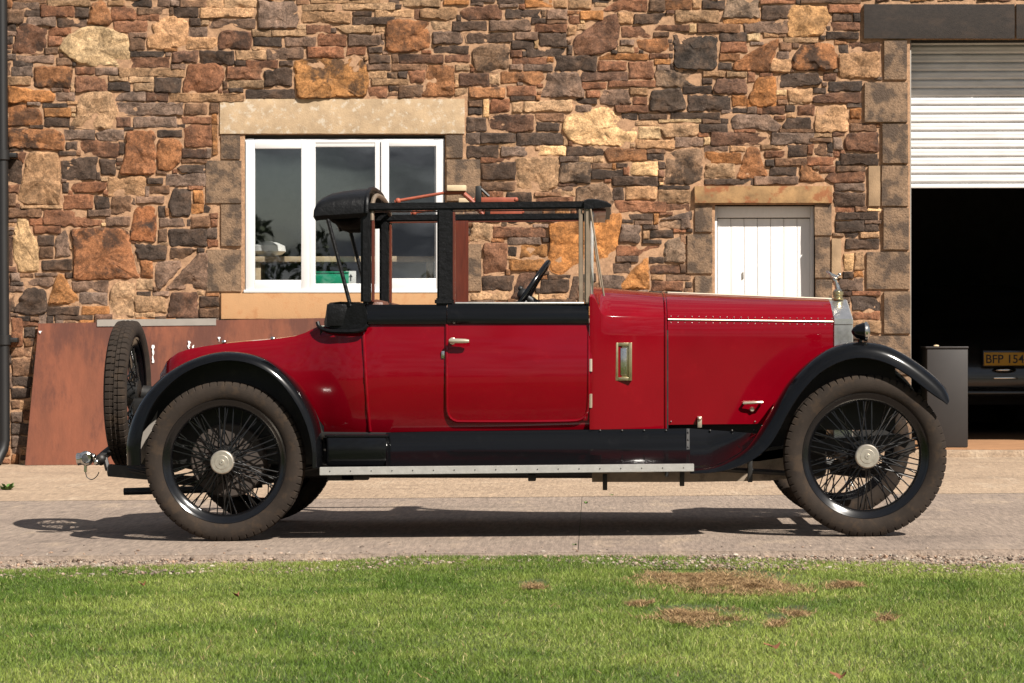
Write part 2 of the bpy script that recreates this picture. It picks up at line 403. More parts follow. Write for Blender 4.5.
sheet('concrete_apron', XJ + .0015, 16, YE, YJ - .0005, 0, M['slab_front'])
sheet('concrete_yard', -14, 16, YJ + .0005, W + .4, .0015, M['slab_back'])

# ------------------------------------------------------------------ the stone building
bld = empty('stone_building', (0, W, zg(0)))
tag(bld, 'rubble stone building with a white window, a low white door and a roller shutter garage', 'building')
TILES = """
@0 0 5.12
68 14 200 50 G|70 0 235 14 B|240 0 460 30 T|208 28 382 86 R|122 50 205 84 K|36 48 122 116 B|138 88 284 134 G|296 92 440 138 K|385 36 452 88 K
P 470,20 520,0 560,50 578,100 560,132 500,128 445,118 X|552 4 635 26 T|568 34 700 104 R|640 0 776 32 K|704 38 865 74 B|698 74 815 106 R|580 110 758 164 R|660 168 752 192 G|664 196 746 256 B
P 300,250 330,195 420,140 500,132 580,150 650,180 665,230 668,340 470,342 400,325 340,285 Y|P 768,130 840,90 900,80 960,110 965,150 950,200 945,246 755,250 752,190 790,170 T
888 40 1016 90 K|970 95 1030 134 K|970 140 1060 190 G|36 122 82 156 K|36 160 86 182 G|36 188 66 225 K|P 95,120 150,120 240,150 245,195 222,275 60,272 V
250 140 360 182 R|246 184 315 234 R|36 276 80 308 G|85 284 275 320 G|66 312 168 340 K|58 342 165 390 G|36 318 54 385 B|290 295 372 335 B
P 178,345 200,340 330,336 375,355 355,455 170,445 X|386 342 485 382 R|490 346 602 384 G|608 348 948 394 T|672 294 866 346 R|666 262 845 290 K|882 262 1012 322 V|876 324 948 354 G
380 386 552 466 R|556 390 655 416 T|660 392 788 420 T|552 420 670 466 K|684 424 788 466 T|790 400 928 470 K|36 390 160 436 T|P 36,440 130,450 260,465 285,490 275,520 40,525 O
290 476 385 520 G|586 472 745 520 G|746 474 862 522 V|868 478 1250 518 T|220 530 345 550 K|226 555 365 596 O|P 36,535 110,530 200,560 218,600 215,640 36,647 X|600 528 938 588 G|945 530 1060 588 B
@0 100 5.12
P 400,0 440,-40 500,-45 570,-40 590,30 605,50 580,148 430,146 358,130 390,80 T|230 90 358 138 K|596 92 668 138 V|682 86 904 140 G|908 125 945 142 K|928 86 1080 118 R
P 40,145 250,148 300,160 330,180 328,258 200,255 45,242 X|332 156 488 202 G|P 490,170 560,150 635,155 635,205 540,210 500,205 G|338 216 396 256 K|300 264 390 284 K
P 412,215 450,205 610,222 612,295 545,295 430,275 408,250 R|P 645,160 790,155 800,290 795,385 610,382 640,270 M|805 154 932 188 K
P 808,205 850,196 915,205 935,240 920,325 870,362 810,358 802,270 X|P 940,145 980,128 1085,128 1085,240 945,240 R|930 254 1060 300 V|930 305 1060 320 B|P 905,350 930,335 1060,330 1060,375 930,372 K
P 62,290 110,265 135,270 120,325 R|P 145,262 290,270 305,300 312,440 305,540 130,540 82,520 115,400 T|40 308 108 425 K|40 435 98 475 R|40 480 78 545 B|318 298 500 410 K|512 302 596 384 K|318 424 350 474 K
P 365,450 380,430 460,415 550,425 540,460 480,474 380,470 R|554 394 748 488 T|752 402 834 428 K|765 438 865 480 B|850 380 1054 445 G|325 486 472 558 R|486 492 560 556 K|574 498 675 588 B|698 494 838 528 G
P 890,450 975,460 980,540 970,598 880,596 862,530 K|812 546 842 600 K|990 465 1040 528 O|985 532 1040 578 O|448 562 566 596 G|P 698,540 740,532 800,545 800,640 795,728 665,716 675,640 M|40 555 210 600 B
@0 200 5.12
P 225,50 400,55 440,85 525,105 515,128 440,138 220,125 R|150 92 220 128 R|172 134 310 174 R|P 90,95 140,100 160,170 185,200 200,320 195,370 95,368 70,300 65,200 Y|194 182 272 234 K|200 240 272 298 B
P 285,200 300,170 335,150 362,285 284,292 G|212 308 368 362 K|P 355,150 520,140 665,150 670,220 720,400 375,410 380,250 M|P 120,420 180,395 270,395 275,430 250,445 150,435 G|50 375 100 420 G|50 440 122 470 G|50 485 75 570 B
100 378 170 394 B|180 375 290 388 G|335 375 370 402 K|P 65,575 100,500 145,445 235,460 240,580 140,590 K|P 245,535 260,480 295,380 320,378 370,460 412,510 410,538 O|242 546 404 588 K|368 418 552 470 G|410 478 545 536 G|420 544 560 586 O
P 560,500 575,440 610,415 690,425 685,600 575,596 T|540 88 665 132 G|815 96 942 136 G|956 100 975 135 K|978 85 1080 140 B|808 150 855 216 B|P 865,150 1060,150 1060,240 865,238 K|P 685,225 855,235 850,305 705,305 K
P 870,245 1015,250 930,312 870,300 B|720 310 780 400 X|P 790,315 920,310 930,340 820,462 800,440 G|P 1020,270 1065,270 1065,460 840,460 G|700 408 780 462 T|702 470 770 490 K|782 470 865 490 G|692 492 848 576 T
P 880,475 1010,470 1015,610 850,605 V|1020 494 1120 548 K|1020 558 1120 604 B|82 598 150 620 K|155 600 200 620 B|280 590 474 612 K
@0 300 3.108
35 55 70 145 R|68 52 125 80 K|75 84 110 118 K|35 148 100 176 B|35 182 98 235 B|35 240 98 268 K|35 275 95 305 K|35 315 60 340 B|62 315 98 340 T|35 350 70 380 G|35 385 95 420 K|35 425 90 460 G
@180 0 5.12
0 0 135 34 B|135 0 220 40 T|222 0 390 38 T|105 42 380 88 T|48 96 140 132 K|150 95 385 142 G|50 140 185 190 G|28 196 188 250 T|P 205,165 240,152 360,165 370,200 358,255 195,250 192,205 V
P 398,0 570,0 615,40 600,145 400,148 G|598 0 660 22 B|670 0 1024 14 T|622 24 795 52 T|624 60 872 116 T|805 16 1100 48 T|648 126 776 170 R|600 126 645 152 T|368 154 468 186 T|472 156 645 184 T|376 192 520 236 K|535 190 692 240 G|706 178 850 234 R
P 795,140 830,125 990,130 990,165 840,172 T|860 178 1030 232 G|885 60 980 80 K|885 86 1100 126 K|286 262 440 304 T|105 258 275 326 K|442 246 635 304 G|370 236 440 256 T|652 242 842 294 R|852 240 950 280 R|962 242 1035 270 K|970 280 1080 322 K|960 328 1080 358 G|968 364 1060 400 T|975 404 1024 436 B|965 445 1060 500 R
340 308 500 350 R|510 312 576 336 K|238 344 418 406 R|245 414 430 450 T|250 452 322 470 K|P 430,365 540,342 575,360 572,440 432,446 K|340 460 590 506 K|P 582,310 700,300 940,290 970,420 950,495 600,502 592,420 Z|P 45,328 180,322 225,350 228,400 190,470 10,476 R
0 530 90 570 K|90 530 150 590 T|152 528 195 582 B|0 590 110 612 V
@360 0 5.12
215 0 412 32 T|148 0 205 18 G|150 28 205 50 K|430 0 558 20 O|570 0 690 10 K|705 0 840 18 K|845 0 988 36 O|0 58 55 80 K|78 52 275 90 T|P 305,50 340,40 495,35 498,95 440,105 310,90 T
P 512,60 560,35 700,25 728,60 725,98 530,102 V|748 50 930 94 K|955 48 1060 98 G|0 128 70 170 G|80 132 135 165 T|P 135,110 180,95 350,110 360,180 375,250 230,270 130,262 X|362 108 462 154 T|472 108 648 154 K|662 106 875 160 G
898 122 1060 164 R|370 160 520 226 G|P 530,172 780,168 780,212 620,222 545,218 K|372 234 555 272 K|792 165 910 202 G|915 170 1060 240 K|775 208 892 250 K|P 575,250 640,230 765,225 765,350 680,370 590,365 575,300 Q
770 258 830 292 R|850 250 1060 290 K|778 294 955 328 R|958 294 990 320 O|765 328 830 358 G|840 330 985 362 G|202 280 425 324 V|434 280 560 320 V|40 330 160 358 K|165 330 340 358 B|48 362 192 400 T|196 368 242 402 K|60 404 252 434 T
P 245,365 335,358 325,420 260,425 R|P 350,335 480,330 485,490 305,495 330,430 X|45 440 195 500 R|200 435 320 498 B|505 374 660 442 V|660 374 715 430 T|P 720,370 930,365 945,400 900,440 830,420 720,430 X|490 332 560 360 T|484 455 545 490 T
556 448 742 500 X|752 440 905 490 R|555 515 625 545 B|555 548 625 585 K|632 510 658 600 Y|668 508 765 575 R|775 524 828 576 T|835 516 1090 574 T
@440 100 5.12
135 84 235 164 K|P 250,85 300,74 480,78 480,155 400,166 250,150 V|492 68 635 108 B|494 118 610 160 K|132 168 200 224 G|206 170 385 220 K|395 172 632 234 K|302 224 385 246 T|135 234 302 294 K|314 240 486 290 G|510 234 645 284 Y
P 625,145 640,80 790,45 850,35 900,70 1010,140 1000,215 930,236 700,225 650,195 Y|208 296 380 318 R|214 322 385 412 K|P 385,305 420,295 608,295 605,440 560,465 400,460 390,380 T|210 418 385 466 B|612 326 765 430 Q
648 238 840 288 K|612 290 710 316 G|712 292 780 322 T|785 290 835 318 T|P 840,265 860,245 1060,250 1060,310 860,318 X|780 326 880 350 B|905 326 960 346 K|775 354 935 404 K|942 342 966 386 R|982 320 1120 386 Y
P 695,450 840,420 880,470 890,560 880,600 700,540 Q|880 395 1120 440 K|885 450 940 515 K|P 950,445 1110,440 1110,510 950,510 T|895 518 1160 574 R|240 470 322 500 R|340 475 468 520 K|485 474 618 490 B|490 500 680 526 R|602 444 678 466 G|950 586 1090 612 K|775 555 880 600 B
@540 0 5.12
0 0 68 36 O|70 0 140 38 T|145 0 262 44 T|270 0 350 12 K|P 318,55 400,0 550,0 545,58 R|560 0 640 56 B|640 0 778 52 X|780 0 825 45 T|828 0 945 46 K|P 930,90 960,0 1120,0 1125,90 Q|30 46 182 96 G|205 54 322 100 O
P 165,200 270,130 330,85 390,70 412,130 395,250 300,278 180,280 V|398 64 475 125 T|482 70 678 122 K|690 56 912 114 T|938 98 1140 120 O|0 125 190 162 R|190 124 235 152 T|0 168 160 240 K|416 134 570 192 R|578 128 762 158 R|765 124 800 164 Y|805 124 1024 166 B
580 166 660 186 B|410 204 482 232 G|400 238 480 268 T|P 495,205 650,192 662,240 640,262 555,272 505,245 X|560 276 658 298 R|P 682,170 870,172 910,195 905,340 880,360 690,350 S|920 168 1060 210 K|925 216 1060 266 R|918 274 1024 310 X|915 322 980 356 K
0 254 162 286 K|300 276 555 306 O|80 290 290 364 K|298 314 442 362 R|456 310 582 408 R|586 304 668 330 O|598 334 666 360 G|592 364 825 440 Q|0 325 62 360 G|35 296 75 320 O|210 368 450 414 V|P 40,372 195,372 228,500 5,495 G
215 424 340 454 R|350 415 595 444 R|240 466 305 500 R|180 506 290 530 K|182 540 265 572 G|P 305,500 330,458 450,456 468,530 370,542 310,530 G|458 452 550 486 T|475 494 545 534 R|385 540 552 576 R|P 560,570 570,465 720,450 750,560 680,580 S
732 440 880 482 K|P 885,460 905,402 1060,405 1060,480 900,480 V|832 402 882 430 K|760 490 972 566 K|835 364 945 390 T|955 368 1060 394 T|985 490 1060 545 O|930 562 985 580 G|985 552 1060 578 K|670 575 920 612 K|420 580 498 612 K|505 585 650 612 K
@600 100 5.12
165 0 235 22 R|75 28 245 64 R|675 0 745 30 T|752 0 898 38 O|910 0 958 22 B|970 0 1060 22 T|110 68 190 100 K|200 74 348 108 B|362 60 615 122 K|620 55 675 72 G|620 96 660 120 K|678 38 812 68 K|832 34 945 70 V|950 30 998 62 K|955 66 1000 92 T
P 670,100 690,75 860,75 930,130 905,165 790,150 670,148 G|P 935,130 960,92 1080,90 1080,150 940,150 K|510 124 652 168 K|P 300,140 350,120 505,125 510,175 420,190 330,192 T|195 136 312 198 Y|180 108 300 130 T|182 204 385 248 T|385 190 530 240 G|502 168 555 188 R|530 192 562 230 Y
566 168 865 234 V|875 168 1100 226 G|240 250 335 272 B|242 276 326 306 K|P 330,400 345,280 400,255 520,248 528,400 460,435 330,430 Q|535 236 655 260 G|665 238 745 262 T|540 268 720 325 O|540 328 690 402 T|P 700,400 730,300 760,240 815,245 830,320 860,385 780,405 X
845 262 945 294 R|850 306 890 342 K|895 300 1060 336 B|160 312 322 386 T|60 392 302 442 K|125 345 145 386 R|535 405 790 432 K|790 392 1012 432 G|870 346 1005 386 K|960 230 1060 292 K|300 440 462 458 K|295 464 465 528 T|130 442 290 520 T|85 520 328 576 R|330 535 455 568 R|125 586 265 612 G|P 310,612 470,565 470,612 G|825 230 940 252 T
@720 0 5.12
205 0 390 16 R|415 0 720 12 B|215 26 355 100 K|P 345,190 350,60 380,25 545,35 570,90 520,180 430,192 C|555 24 718 62 R|580 68 672 108 K|682 66 718 112 K|570 112 715 156 V|545 164 712 198 K|124 106 350 165 G|0 130 108 158 B|8 220 150 268 R|225 170 300 190 T
P 65,360 70,320 170,260 300,195 300,230 250,370 X|305 218 365 256 B|370 218 405 245 B|P 370,350 372,290 420,230 540,210 595,235 600,350 540,365 390,360 X|325 194 500 216 T|292 264 352 304 G|255 306 358 368 T|608 232 656 272 K|662 218 818 262 V
P 605,275 700,268 815,260 815,395 610,408 T|530 374 594 412 V|P 292,405 310,378 500,372 525,420 500,435 310,450 K|P 140,520 190,395 285,395 290,510 280,535 200,550 O|60 488 130 545 T|62 552 198 580 K|290 488 342 536 R|P 345,460 475,450 470,525 400,535 350,520 T|478 446 540 478 K|556 418 725 468 K
P 470,525 480,495 570,475 720,475 720,525 580,528 V|395 540 485 590 R|665 555 720 612 O|215 548 335 580 V|335 542 385 575 K|30 372 180 395 T
@720 100 5.12
P 488,30 650,25 655,160 485,165 T|332 72 382 95 O|320 90 480 150 K|665 122 800 158 B|260 160 455 226 G|470 170 570 190 T|460 196 570 212 B|P 580,250 580,190 620,195 630,255 G|P 635,200 655,170 810,165 812,270 640,260 V|350 222 552 290 K|230 262 330 294 R|280 300 408 334 B|240 306 275 340 K|255 346 398 388 K
P 405,420 415,300 545,415 X|445 294 592 334 R|615 276 812 332 K|510 338 590 370 R|595 340 742 364 B|P 540,400 560,375 742,365 740,420 570,425 R|585 430 740 466 G|586 474 740 545 K|590 548 688 575 R|692 546 750 572 B|595 576 810 612 K
@680 170 4.017
624 150 696 172 R|702 150 745 168 B|630 170 790 200 K|625 206 738 250 K|742 218 798 248 K|725 250 800 272 T|666 278 802 318 K|660 338 698 402 Y|700 330 738 402 T|656 410 695 436 K|700 405 735 428 O|638 434 735 486 G|690 508 800 566 K|692 570 802 600 R|690 608 806 656 T|690 488 805 502 R|0 80 42 132 T|0 138 42 185 G|0 188 42 238 G|0 262 26 300 B|0 380 22 415 K
@450 190 4.096
85 138 170 208 T|178 152 390 192 R|P 405,140 480,125 700,95 705,130 660,345 410,340 400,270 410,230 A|135 214 230 346 R|240 232 272 272 K|288 226 398 274 A|236 196 372 222 G|378 196 408 215 K|245 282 384 330 A|P 248,448 285,340 350,338 360,380 330,450 V|370 370 485 422 K|362 426 480 448 T|132 350 258 408 K|84 415 238 450 T
400 348 495 366 K|P 485,448 505,355 525,355 525,448 K|P 610,350 720,350 705,405 620,405 G|P 690,405 750,320 810,275 820,410 A|680 228 862 268 R|P 690,215 700,140 780,145 775,220 G|714 100 828 134 B|790 145 835 160 K|790 166 815 200 T|820 166 915 196 K|P 845,110 985,85 990,160 850,160 G|790 206 865 218 K|P 875,295 880,215 950,185 965,190 962,298 Q
815 276 875 300 K|820 308 965 340 V|680 272 770 294 G|668 298 740 345 G|825 372 955 414 R|885 346 985 370 B|825 348 872 368 T|965 378 990 400 K
"""
CLS = {'K': (84, 69, 59, .3), 'G': (132, 108, 92, .4), 'B': (128, 98, 76, .45), 'R': (142, 98, 72, .45), 'V': (112, 82, 65, .65), 'O': (172, 118, 72, .35), 'X': (154, 107, 72, .75), 'T': (184, 146, 110, .25),
       'Y': (216, 178, 132, .1), 'C': (188, 144, 98, .25), 'M': (156, 104, 70, .95), 'Q': (140, 114, 92, .8), 'Z': (166, 120, 74, .8), 'A': (190, 130, 76, .3), 'S': (76, 64, 55, .1)}
X0, X1, Y0, Y1 = -170, 1420, -110, 470
occ = np.zeros((Y1 - Y0, X1 - X0), bool)
def block(x0, y0, x1, y1):
    occ[max(0, int(round(y0 - Y0))):max(0, int(round(y1 - Y0))), max(0, int(round(x0 - X0))):max(0, int(round(x1 - X0)))] = True
QUOIN_L = [(205.3, 160, 242.2, 203.7), (220.4, 134.7, 240.8, 159.6), (220.4, 203.9, 242.2, 246.6), (206, 249, 242, 292)]
QUOIN_R = [(445.5, 134.5, 463.5, 158.3), (446, 158.7, 481, 201.2), (446, 201.8, 464, 243), (446, 243.6, 482, 291.5)]
HATCH_Q = [(694.4, 204.9, 712.9, 232.3), (686.7, 233.8, 713, 274), (694.4, 275.2, 713, 318), (814, 203.9, 832.4, 235.8), (814.5, 236.6, 830.8, 278.2), (831.2, 238, 842, 278.4), (815, 279, 833, 320),
           (686.7, 319, 713, 365), (694.4, 366, 713, 410), (688, 411, 713, 455), (815, 321, 840, 365), (815, 366, 833, 410), (815, 411, 838, 453)]
GAR_Q = [(883.7, 40, 907.7, 80), (864.2, 81.6, 908.3, 122.4), (882, 123.4, 908.7, 163.6), (881.2, 165, 908.9, 206.4), (868, 165.2, 880.8, 206.6), (883, 207.3, 909.6, 250), (866.2, 251.4, 910.3, 289.6), (883.6, 290.8, 911, 334), (867, 335.2, 911.3, 375), (884, 376, 911.6, 414), (866, 415, 912, 452)]
LINTEL_W = (219.3, 98.2, 465.4, 134.3); SILL_W = (220.6, 292.6, 466, 319.5); LINTEL_H = (694, 185.4, 832.6, 203.5); LINTEL_G = (863.4, 3.5, 1290, 39.2)
OPEN = [(242, 134.5, 446, 292.5), (713, 203.7, 814.5, 458), (910, 39, 1262, 458)]
for q in QUOIN_L + QUOIN_R + HATCH_Q + GAR_Q + [LINTEL_W, SILL_W, LINTEL_H, LINTEL_G] + OPEN: block(q[0] - 1, q[1] - 1, q[2] + 1, q[3] + 1)
block(1262, 30, 1310, 470)
stones = []
def inpoly_cells(poly):
    xs = [p[0] for p in poly]; ys = [p[1] for p in poly]
    gx, gy = np.meshgrid(np.arange(math.floor(min(xs)), math.ceil(max(xs)) + 1) + .5, np.arange(math.floor(min(ys)), math.ceil(max(ys)) + 1) + .5)
    ins = np.zeros(gx.shape, bool); n = len(poly)
    for i in range(n):
        (xa, ya), (xb, yb) = poly[i], poly[(i + 1) % n]
        if ya == yb: continue
        ins ^= ((ya > gy) != (yb > gy)) & (gx < (xb - xa) * (gy - ya) / (yb - ya) + xa)
    ix = (gx - X0).astype(int); iy = (gy - Y0).astype(int)
    ok = ins & (ix >= 0) & (iy >= 0) & (ix < occ.shape[1]) & (iy < occ.shape[0])
    return iy[ok], ix[ok]
ox = oy = 0; s_ = 1
for line in TILES.strip().split('\n'):
    if line[0] == '@': ox, oy, s_ = map(float, line[1:].split()); continue
    for e in line.split('|'):
        t = e.split()
        if t[0] == 'P': poly = [tuple(map(float, q.split(','))) for q in t[1:-1]]; rect = False
        else:
            a, b_, c, d = map(float, t[:4]); rect = True
            j = lambda: random.uniform(-.06, .06)
            wv, hv = (c - a), (d - b_); m_ = min(wv, hv) * 1.3
            poly = [(a + m_ * j(), b_ + m_ * j()), (c + m_ * j(), b_ + m_ * j()), (c + m_ * j(), d + m_ * j()), (a + m_ * j(), d + m_ * j())]
        poly = [(ox + x / s_, oy + y / s_) for x, y in poly]
        iy, ix = inpoly_cells(poly)
        if len(iy) == 0 or occ[iy, ix].mean() > .3: continue
        occ[iy, ix] = True; stones.append((poly, t[-1]))
# fill what is left of the wall with small rubble
pal = 'KKKGGGBBRRRTTVOXQY'
for y in range(occ.shape[0] - 4):
    x = 0
    while x < occ.shape[1] - 5:
        if occ[y, x] or occ[y + 1, x]: x += 1; continue
        big = random.random()
        wmax = random.choice([14, 20, 28, 36, 44]) if big < .8 else random.randint(30, 60)
        hmax = random.choice([6, 8, 9, 11, 13]) if big < .8 else random.randint(14, 34)
        ww = 0
        while ww < wmax and x + ww < occ.shape[1] and not occ[y, x + ww]: ww += 1
        hh = 0
        while hh < hmax and y + hh < occ.shape[0] and not occ[y + hh, x:x + ww].any(): hh += 1
        if hh < 4 or ww < 5:
            occ[y, x] = True; x += max(1, ww if hh < 4 and ww < 8 else 1); continue
        occ[y:y + hh, x:x + ww] = True
        a, b_, c, d = x + X0 + .4, y + Y0 + .4, x + ww + X0 - .9, y + hh + Y0 - .9
        if d - b_ > 2.5 and c - a > 3:
            j = lambda k: random.uniform(-k, k)
            jm = min(1.6, .14 * min(c - a, d - b_))
            stones.append(([(a + j(jm), b_ + j(jm)), (c + j(jm), b_ + j(jm)), (c + j(jm), d + j(jm)), (a + j(jm), d + j(jm))], random.choice(pal)))
        x += ww
SV, SF, SC = [], [], []
sx = (P(600, 300, W).x - P(500, 300, W).x) / 100
def round_poly(poly):
    n = len(poly); area = sum(poly[i][0] * poly[(i + 1) % n][1] - poly[(i + 1) % n][0] * poly[i][1] for i in range(n))
    if area < 0: poly = poly[::-1]
    xs = [p[0] for p in poly]; ys = [p[1] for p in poly]; small = min(max(xs) - min(xs), max(ys) - min(ys))
    res = []
    for i in range(n):                       # cut the corners a little, then split long edges with jitter
        a, p, b_ = Vector(poly[i - 1]), Vector(poly[i]), Vector(poly[(i + 1) % n])
        da, db = (a - p), (b_ - p); r = min(small * random.uniform(.03, .13), da.length * .4, db.length * .4)
        res += [p + da.normalized() * r, p + da.normalized() * r * .3 + db.normalized() * r * .3, p + db.normalized() * r]
    outp = []; m = len(res)
    for i in range(m):
        a, b_ = res[i], res[(i + 1) % m]; ln = (b_ - a).length; k = max(1, int(ln / 3.2))
        nrm = Vector((-(b_ - a).y, (b_ - a).x)).normalized() if ln > 0 else Vector((0, 0))
        for q in range(k):
            p = a.lerp(b_, q / k)
            am = min(1.0, .06 * small) * (1 if 0 < q else .3)
            outp.append(p + nrm * noise.noise(Vector((p.x * .28, p.y * .28, 3.1))) * am * 2)
    return outp
for poly, c in stones:
    gx_ = sum(p[0] for p in poly) / len(poly); gy_ = sum(p[1] for p in poly) / len(poly)
    ex_ = max(abs(p[0] - gx_) for p in poly); ey_ = max(abs(p[1] - gy_) for p in poly)
    poly = [(gx_ + (p[0] - gx_) * (1 + .45 / ex_), gy_ + (p[1] - gy_) * (1 + .45 / ey_)) for p in poly]
    ring = round_poly(poly); n = len(ring)
    xs = [p.x for p in ring]; ys = [p.y for p in ring]; small = min(max(xs) - min(xs), max(ys) - min(ys))
    cen = Vector((sum(xs) / n, sum(ys) / n)); h = random.uniform(.006, .020) + min(.008, small * .0003)
    tx, ty = random.gauss(0, .035), random.gauss(0, .05); rough = min(.020, .005 + small * .00045)
    r_, g_, b_, mo = CLS[c]
    v = random.uniform(.94, 1.07) if small > 17 else random.uniform(.84, 1.12); hue = random.uniform(.97, 1.03)
    col = seen(min(255, r_ * v * hue), min(255, g_ * v), min(255, b_ * v / hue), 1.55); col = col + (min(1, mo * random.uniform(.6, 1.2)),)
    base = len(SV)
    inset1 = min(.9, small * .08); inset2 = min(2.4, small * .2)
    lev = [(0, -.02), (0, .004), (inset1, h * .72), (inset2, h)]
    ringno = 0
    seed = random.uniform(0, 50)
    def height(p, hb, k):
        q = Vector((p.x * .07, p.y * .09, seed))
        nn = noise.noise(q * 1.0) + .6 * noise.noise(q * 2.3) + .35 * noise.noise(q * 5)
        return hb + (nn * rough + ((p.x - cen.x) * tx + (p.y - cen.y) * ty) * sx) * k
    rings = []
    for ins, hb in lev:
        rr = []
        for p in ring:
            d = cen - p; L_ = d.length
            q = p + d * min(.8, (ins / max(L_, 1e-6)))
            rr.append((q, height(q, hb, 1 if ins > 0 else 0)))
        rings.append(rr)
    last = rings[-1]
    for s in (.72, .45, .2):
        rings.append([(cen + (q - cen) * s, height(cen + (q - cen) * s, h + rough * .25 * (1 - s), 1)) for q, _ in last])
    for rr in rings:
        for q, hh in rr:
            hh = max(hh, -.02); SV.append(tuple(P(q.x, q.y, W - hh))); SC.append(col)
    for k in range(len(rings) - 1):
        for i in range(n):
            a = base + k * n + i; b2 = base + k * n + (i + 1) % n
            SF.append((a, b2, b2 + n, a + n))
    SV.append(tuple(P(cen.x, cen.y, W - max(-.01, height(cen, h + rough * .25, 1))))); SC.append(col); ci = len(SV) - 1; lo = base + (len(rings) - 1) * n
    for i in range(n): SF.append((lo + i, lo + (i + 1) % n, ci))
me = bpy.data.meshes.new('rubble_stones'); me.from_pydata(SV, [], SF); me.update()
bm_ = bmesh.new(); bm_.from_mesh(me); bmesh.ops.recalc_face_normals(bm_, faces=bm_.faces); bm_.to_mesh(me); bm_.free()
set_col(me, SC)
wall = link('rubble_wall', me, M['rubble'], bld, ang=24)
# mortar bed (a real bumpy sheet with the openings left out)
mb = MB(); step = 5; idx = {}
xsn = int((X1 - X0) / step); ysn = int((Y1 - Y0) / step)
def in_open(x, y): return any(a + 1 < x < c - 1 and b_ + 1 < y < d - 1 for a, b_, c, d in OPEN)
for jj in range(ysn):
    for ii in range(xsn):
        x, y = X0 + ii * step, Y0 + jj * step
        if in_open(x + step / 2, y + step / 2): continue
        f = []
        for dx, dy in ((0, 0), (1, 0), (1, 1), (0, 1)):
            k = (ii + dx, jj + dy)
            if k not in idx:
                px, py = X0 + k[0] * step, Y0 + k[1] * step
                nn = noise.noise(Vector((px * .05, py * .05, 9))) + .6 * noise.noise(Vector((px * .17, py * .17, 4)))
                idx[k] = len(mb.v); mb.v.append(tuple(P(px, py, W - .003 - .009 * nn)))
            f.append(idx[k])
        mb.f.append(tuple(f))
mb.obj('mortar_bed', M['mortar'], wall, ang=180)

def dressed(name, q, m, proud=.022, parent=bld, back=.25, inset=.35):
    x0, y0, x1, y1 = q[0] + inset, q[1] + inset, q[2] - inset, q[3] - inset
    nx, ny = max(4, int((x1 - x0) / 6)), max(4, int((y1 - y0) / 6)); rows = []
    se = random.uniform(0, 99); tx, ty = random.gauss(0, .004), random.gauss(0, .006)
    for j in range(-1, ny + 2):
        r = []
        for i in range(-1, nx + 2):
            fi, fj = min(max(i, 0), nx) / nx, min(max(j, 0), ny) / ny
            px, py = x0 + (x1 - x0) * fi, y0 + (y1 - y0) * fj
            edge = i < 0 or j < 0 or i > nx or j > ny
            if not edge:
                ins = .35
                if i == 0: px += ins
                if i == nx: px -= ins
                if j == 0: py += ins
                if j == ny: py -= ins
            wob = noise.noise(Vector((px * .12, py * .12, se)))
            if i <= 0 or i >= nx: px += .35 * noise.noise(Vector((3, py * .3, se)))
            if j <= 0 or j >= ny: py += .35 * noise.noise(Vector((px * .3, 7, se)))
            dep = W + back if edge else W - proud - .002 * wob - tx * (fi - .5) - ty * (fj - .5) + (.004 if (i in (0, nx) or j in (0, ny)) else 0)
            r.append(P(px, py, dep))
        rows.append(r)
    mb = MB(); mb.grid(rows); return mb.obj(name, m, parent, ang=30)
for i, q in enumerate(QUOIN_L + QUOIN_R): dressed('window_jamb_stone', q, M['dressed'] if i not in (3, 7) else M['dressed'], .02 + .004 * (i % 3))
for i, q in enumerate(HATCH_Q): dressed('door_jamb_stone', q, M['dressed_pale'] if i == 5 else M['dressed'], .024 + .004 * (i % 3))
for i, q in enumerate(GAR_Q): dressed('garage_jamb_stone', q, M['dressed_pale'] if i == 4 else M['dressed'], .034 + .004 * (i % 3))
dressed('window_lintel', LINTEL_W, M['lintel_pale'], .018); dressed('window_sill', SILL_W, M['sill'], .035)
dressed('door_lintel', LINTEL_H, M['lintel_orange'], .05)
dressed('garage_lintel', (863.4, 3.5, 1015.3, 39.2), M['lintel_dark'], .045); dressed('garage_lintel', (1015.8, 3.5, 1290, 39.2), M['lintel_dark'], .045)
dressed('garage_jamb_stone', (1262, 39.5, 1306, 455), M['dressed'], .034)

def pbox(mb, x0, y0, x1, y1, d0, d1, bev=.004, dref=None):
    """a box whose front face, at depth d0, covers those pixels"""
    a = P(x0, y1, d0); b_ = P(x1, y0, d0); mb.box(a.x, d0, a.z, b_.x, d1, b_.z, bev)
# window
WD = W + .008
win = MB(); 
for q in ((243.6, 138.5, 254, 292), (434.5, 138.5, 444.2, 292), (254, 138.5, 434.5, 147), (254, 283.5, 434.5, 292)): pbox(win, *q, WD + .012, WD + .08)
winobj = win.obj('window', M['white_pvc'], bld)
def sash(x0, y0, x1, y1, gx0, gy0, gx1, gy1, d, th=.05):
    m = MB()
    for q in ((x0, y0, gx0, y1), (gx1, y0, x1, y1), (gx0, y0, gx1, gy0), (gx0, gy1, gx1, y1)): pbox(m, *q, d, d + th, .004)
    o = m.obj('window_frame', M['white_pvc'], winobj)
    g = MB(); a = P(gx0 - .5, gy1 + .5, d + .018); b_ = P(gx1 + .5, gy0 - .5, d + .018); g.box(a.x, d + .018, a.z, b_.x, d + .024, b_.z)
    g.obj('window_pane', M['glass'], winobj, smooth=False)
sash(245.6, 140.2, 309.5, 290.5, 254.6, 148.6, 301.2, 280, WD - .012)
sash(309.9, 141.6, 380.6, 289.6, 315.2, 142.8, 375, 284, WD + .006)
sash(381, 140.2, 442.6, 290.5, 388.7, 146.2, 436, 278.3, WD - .012)
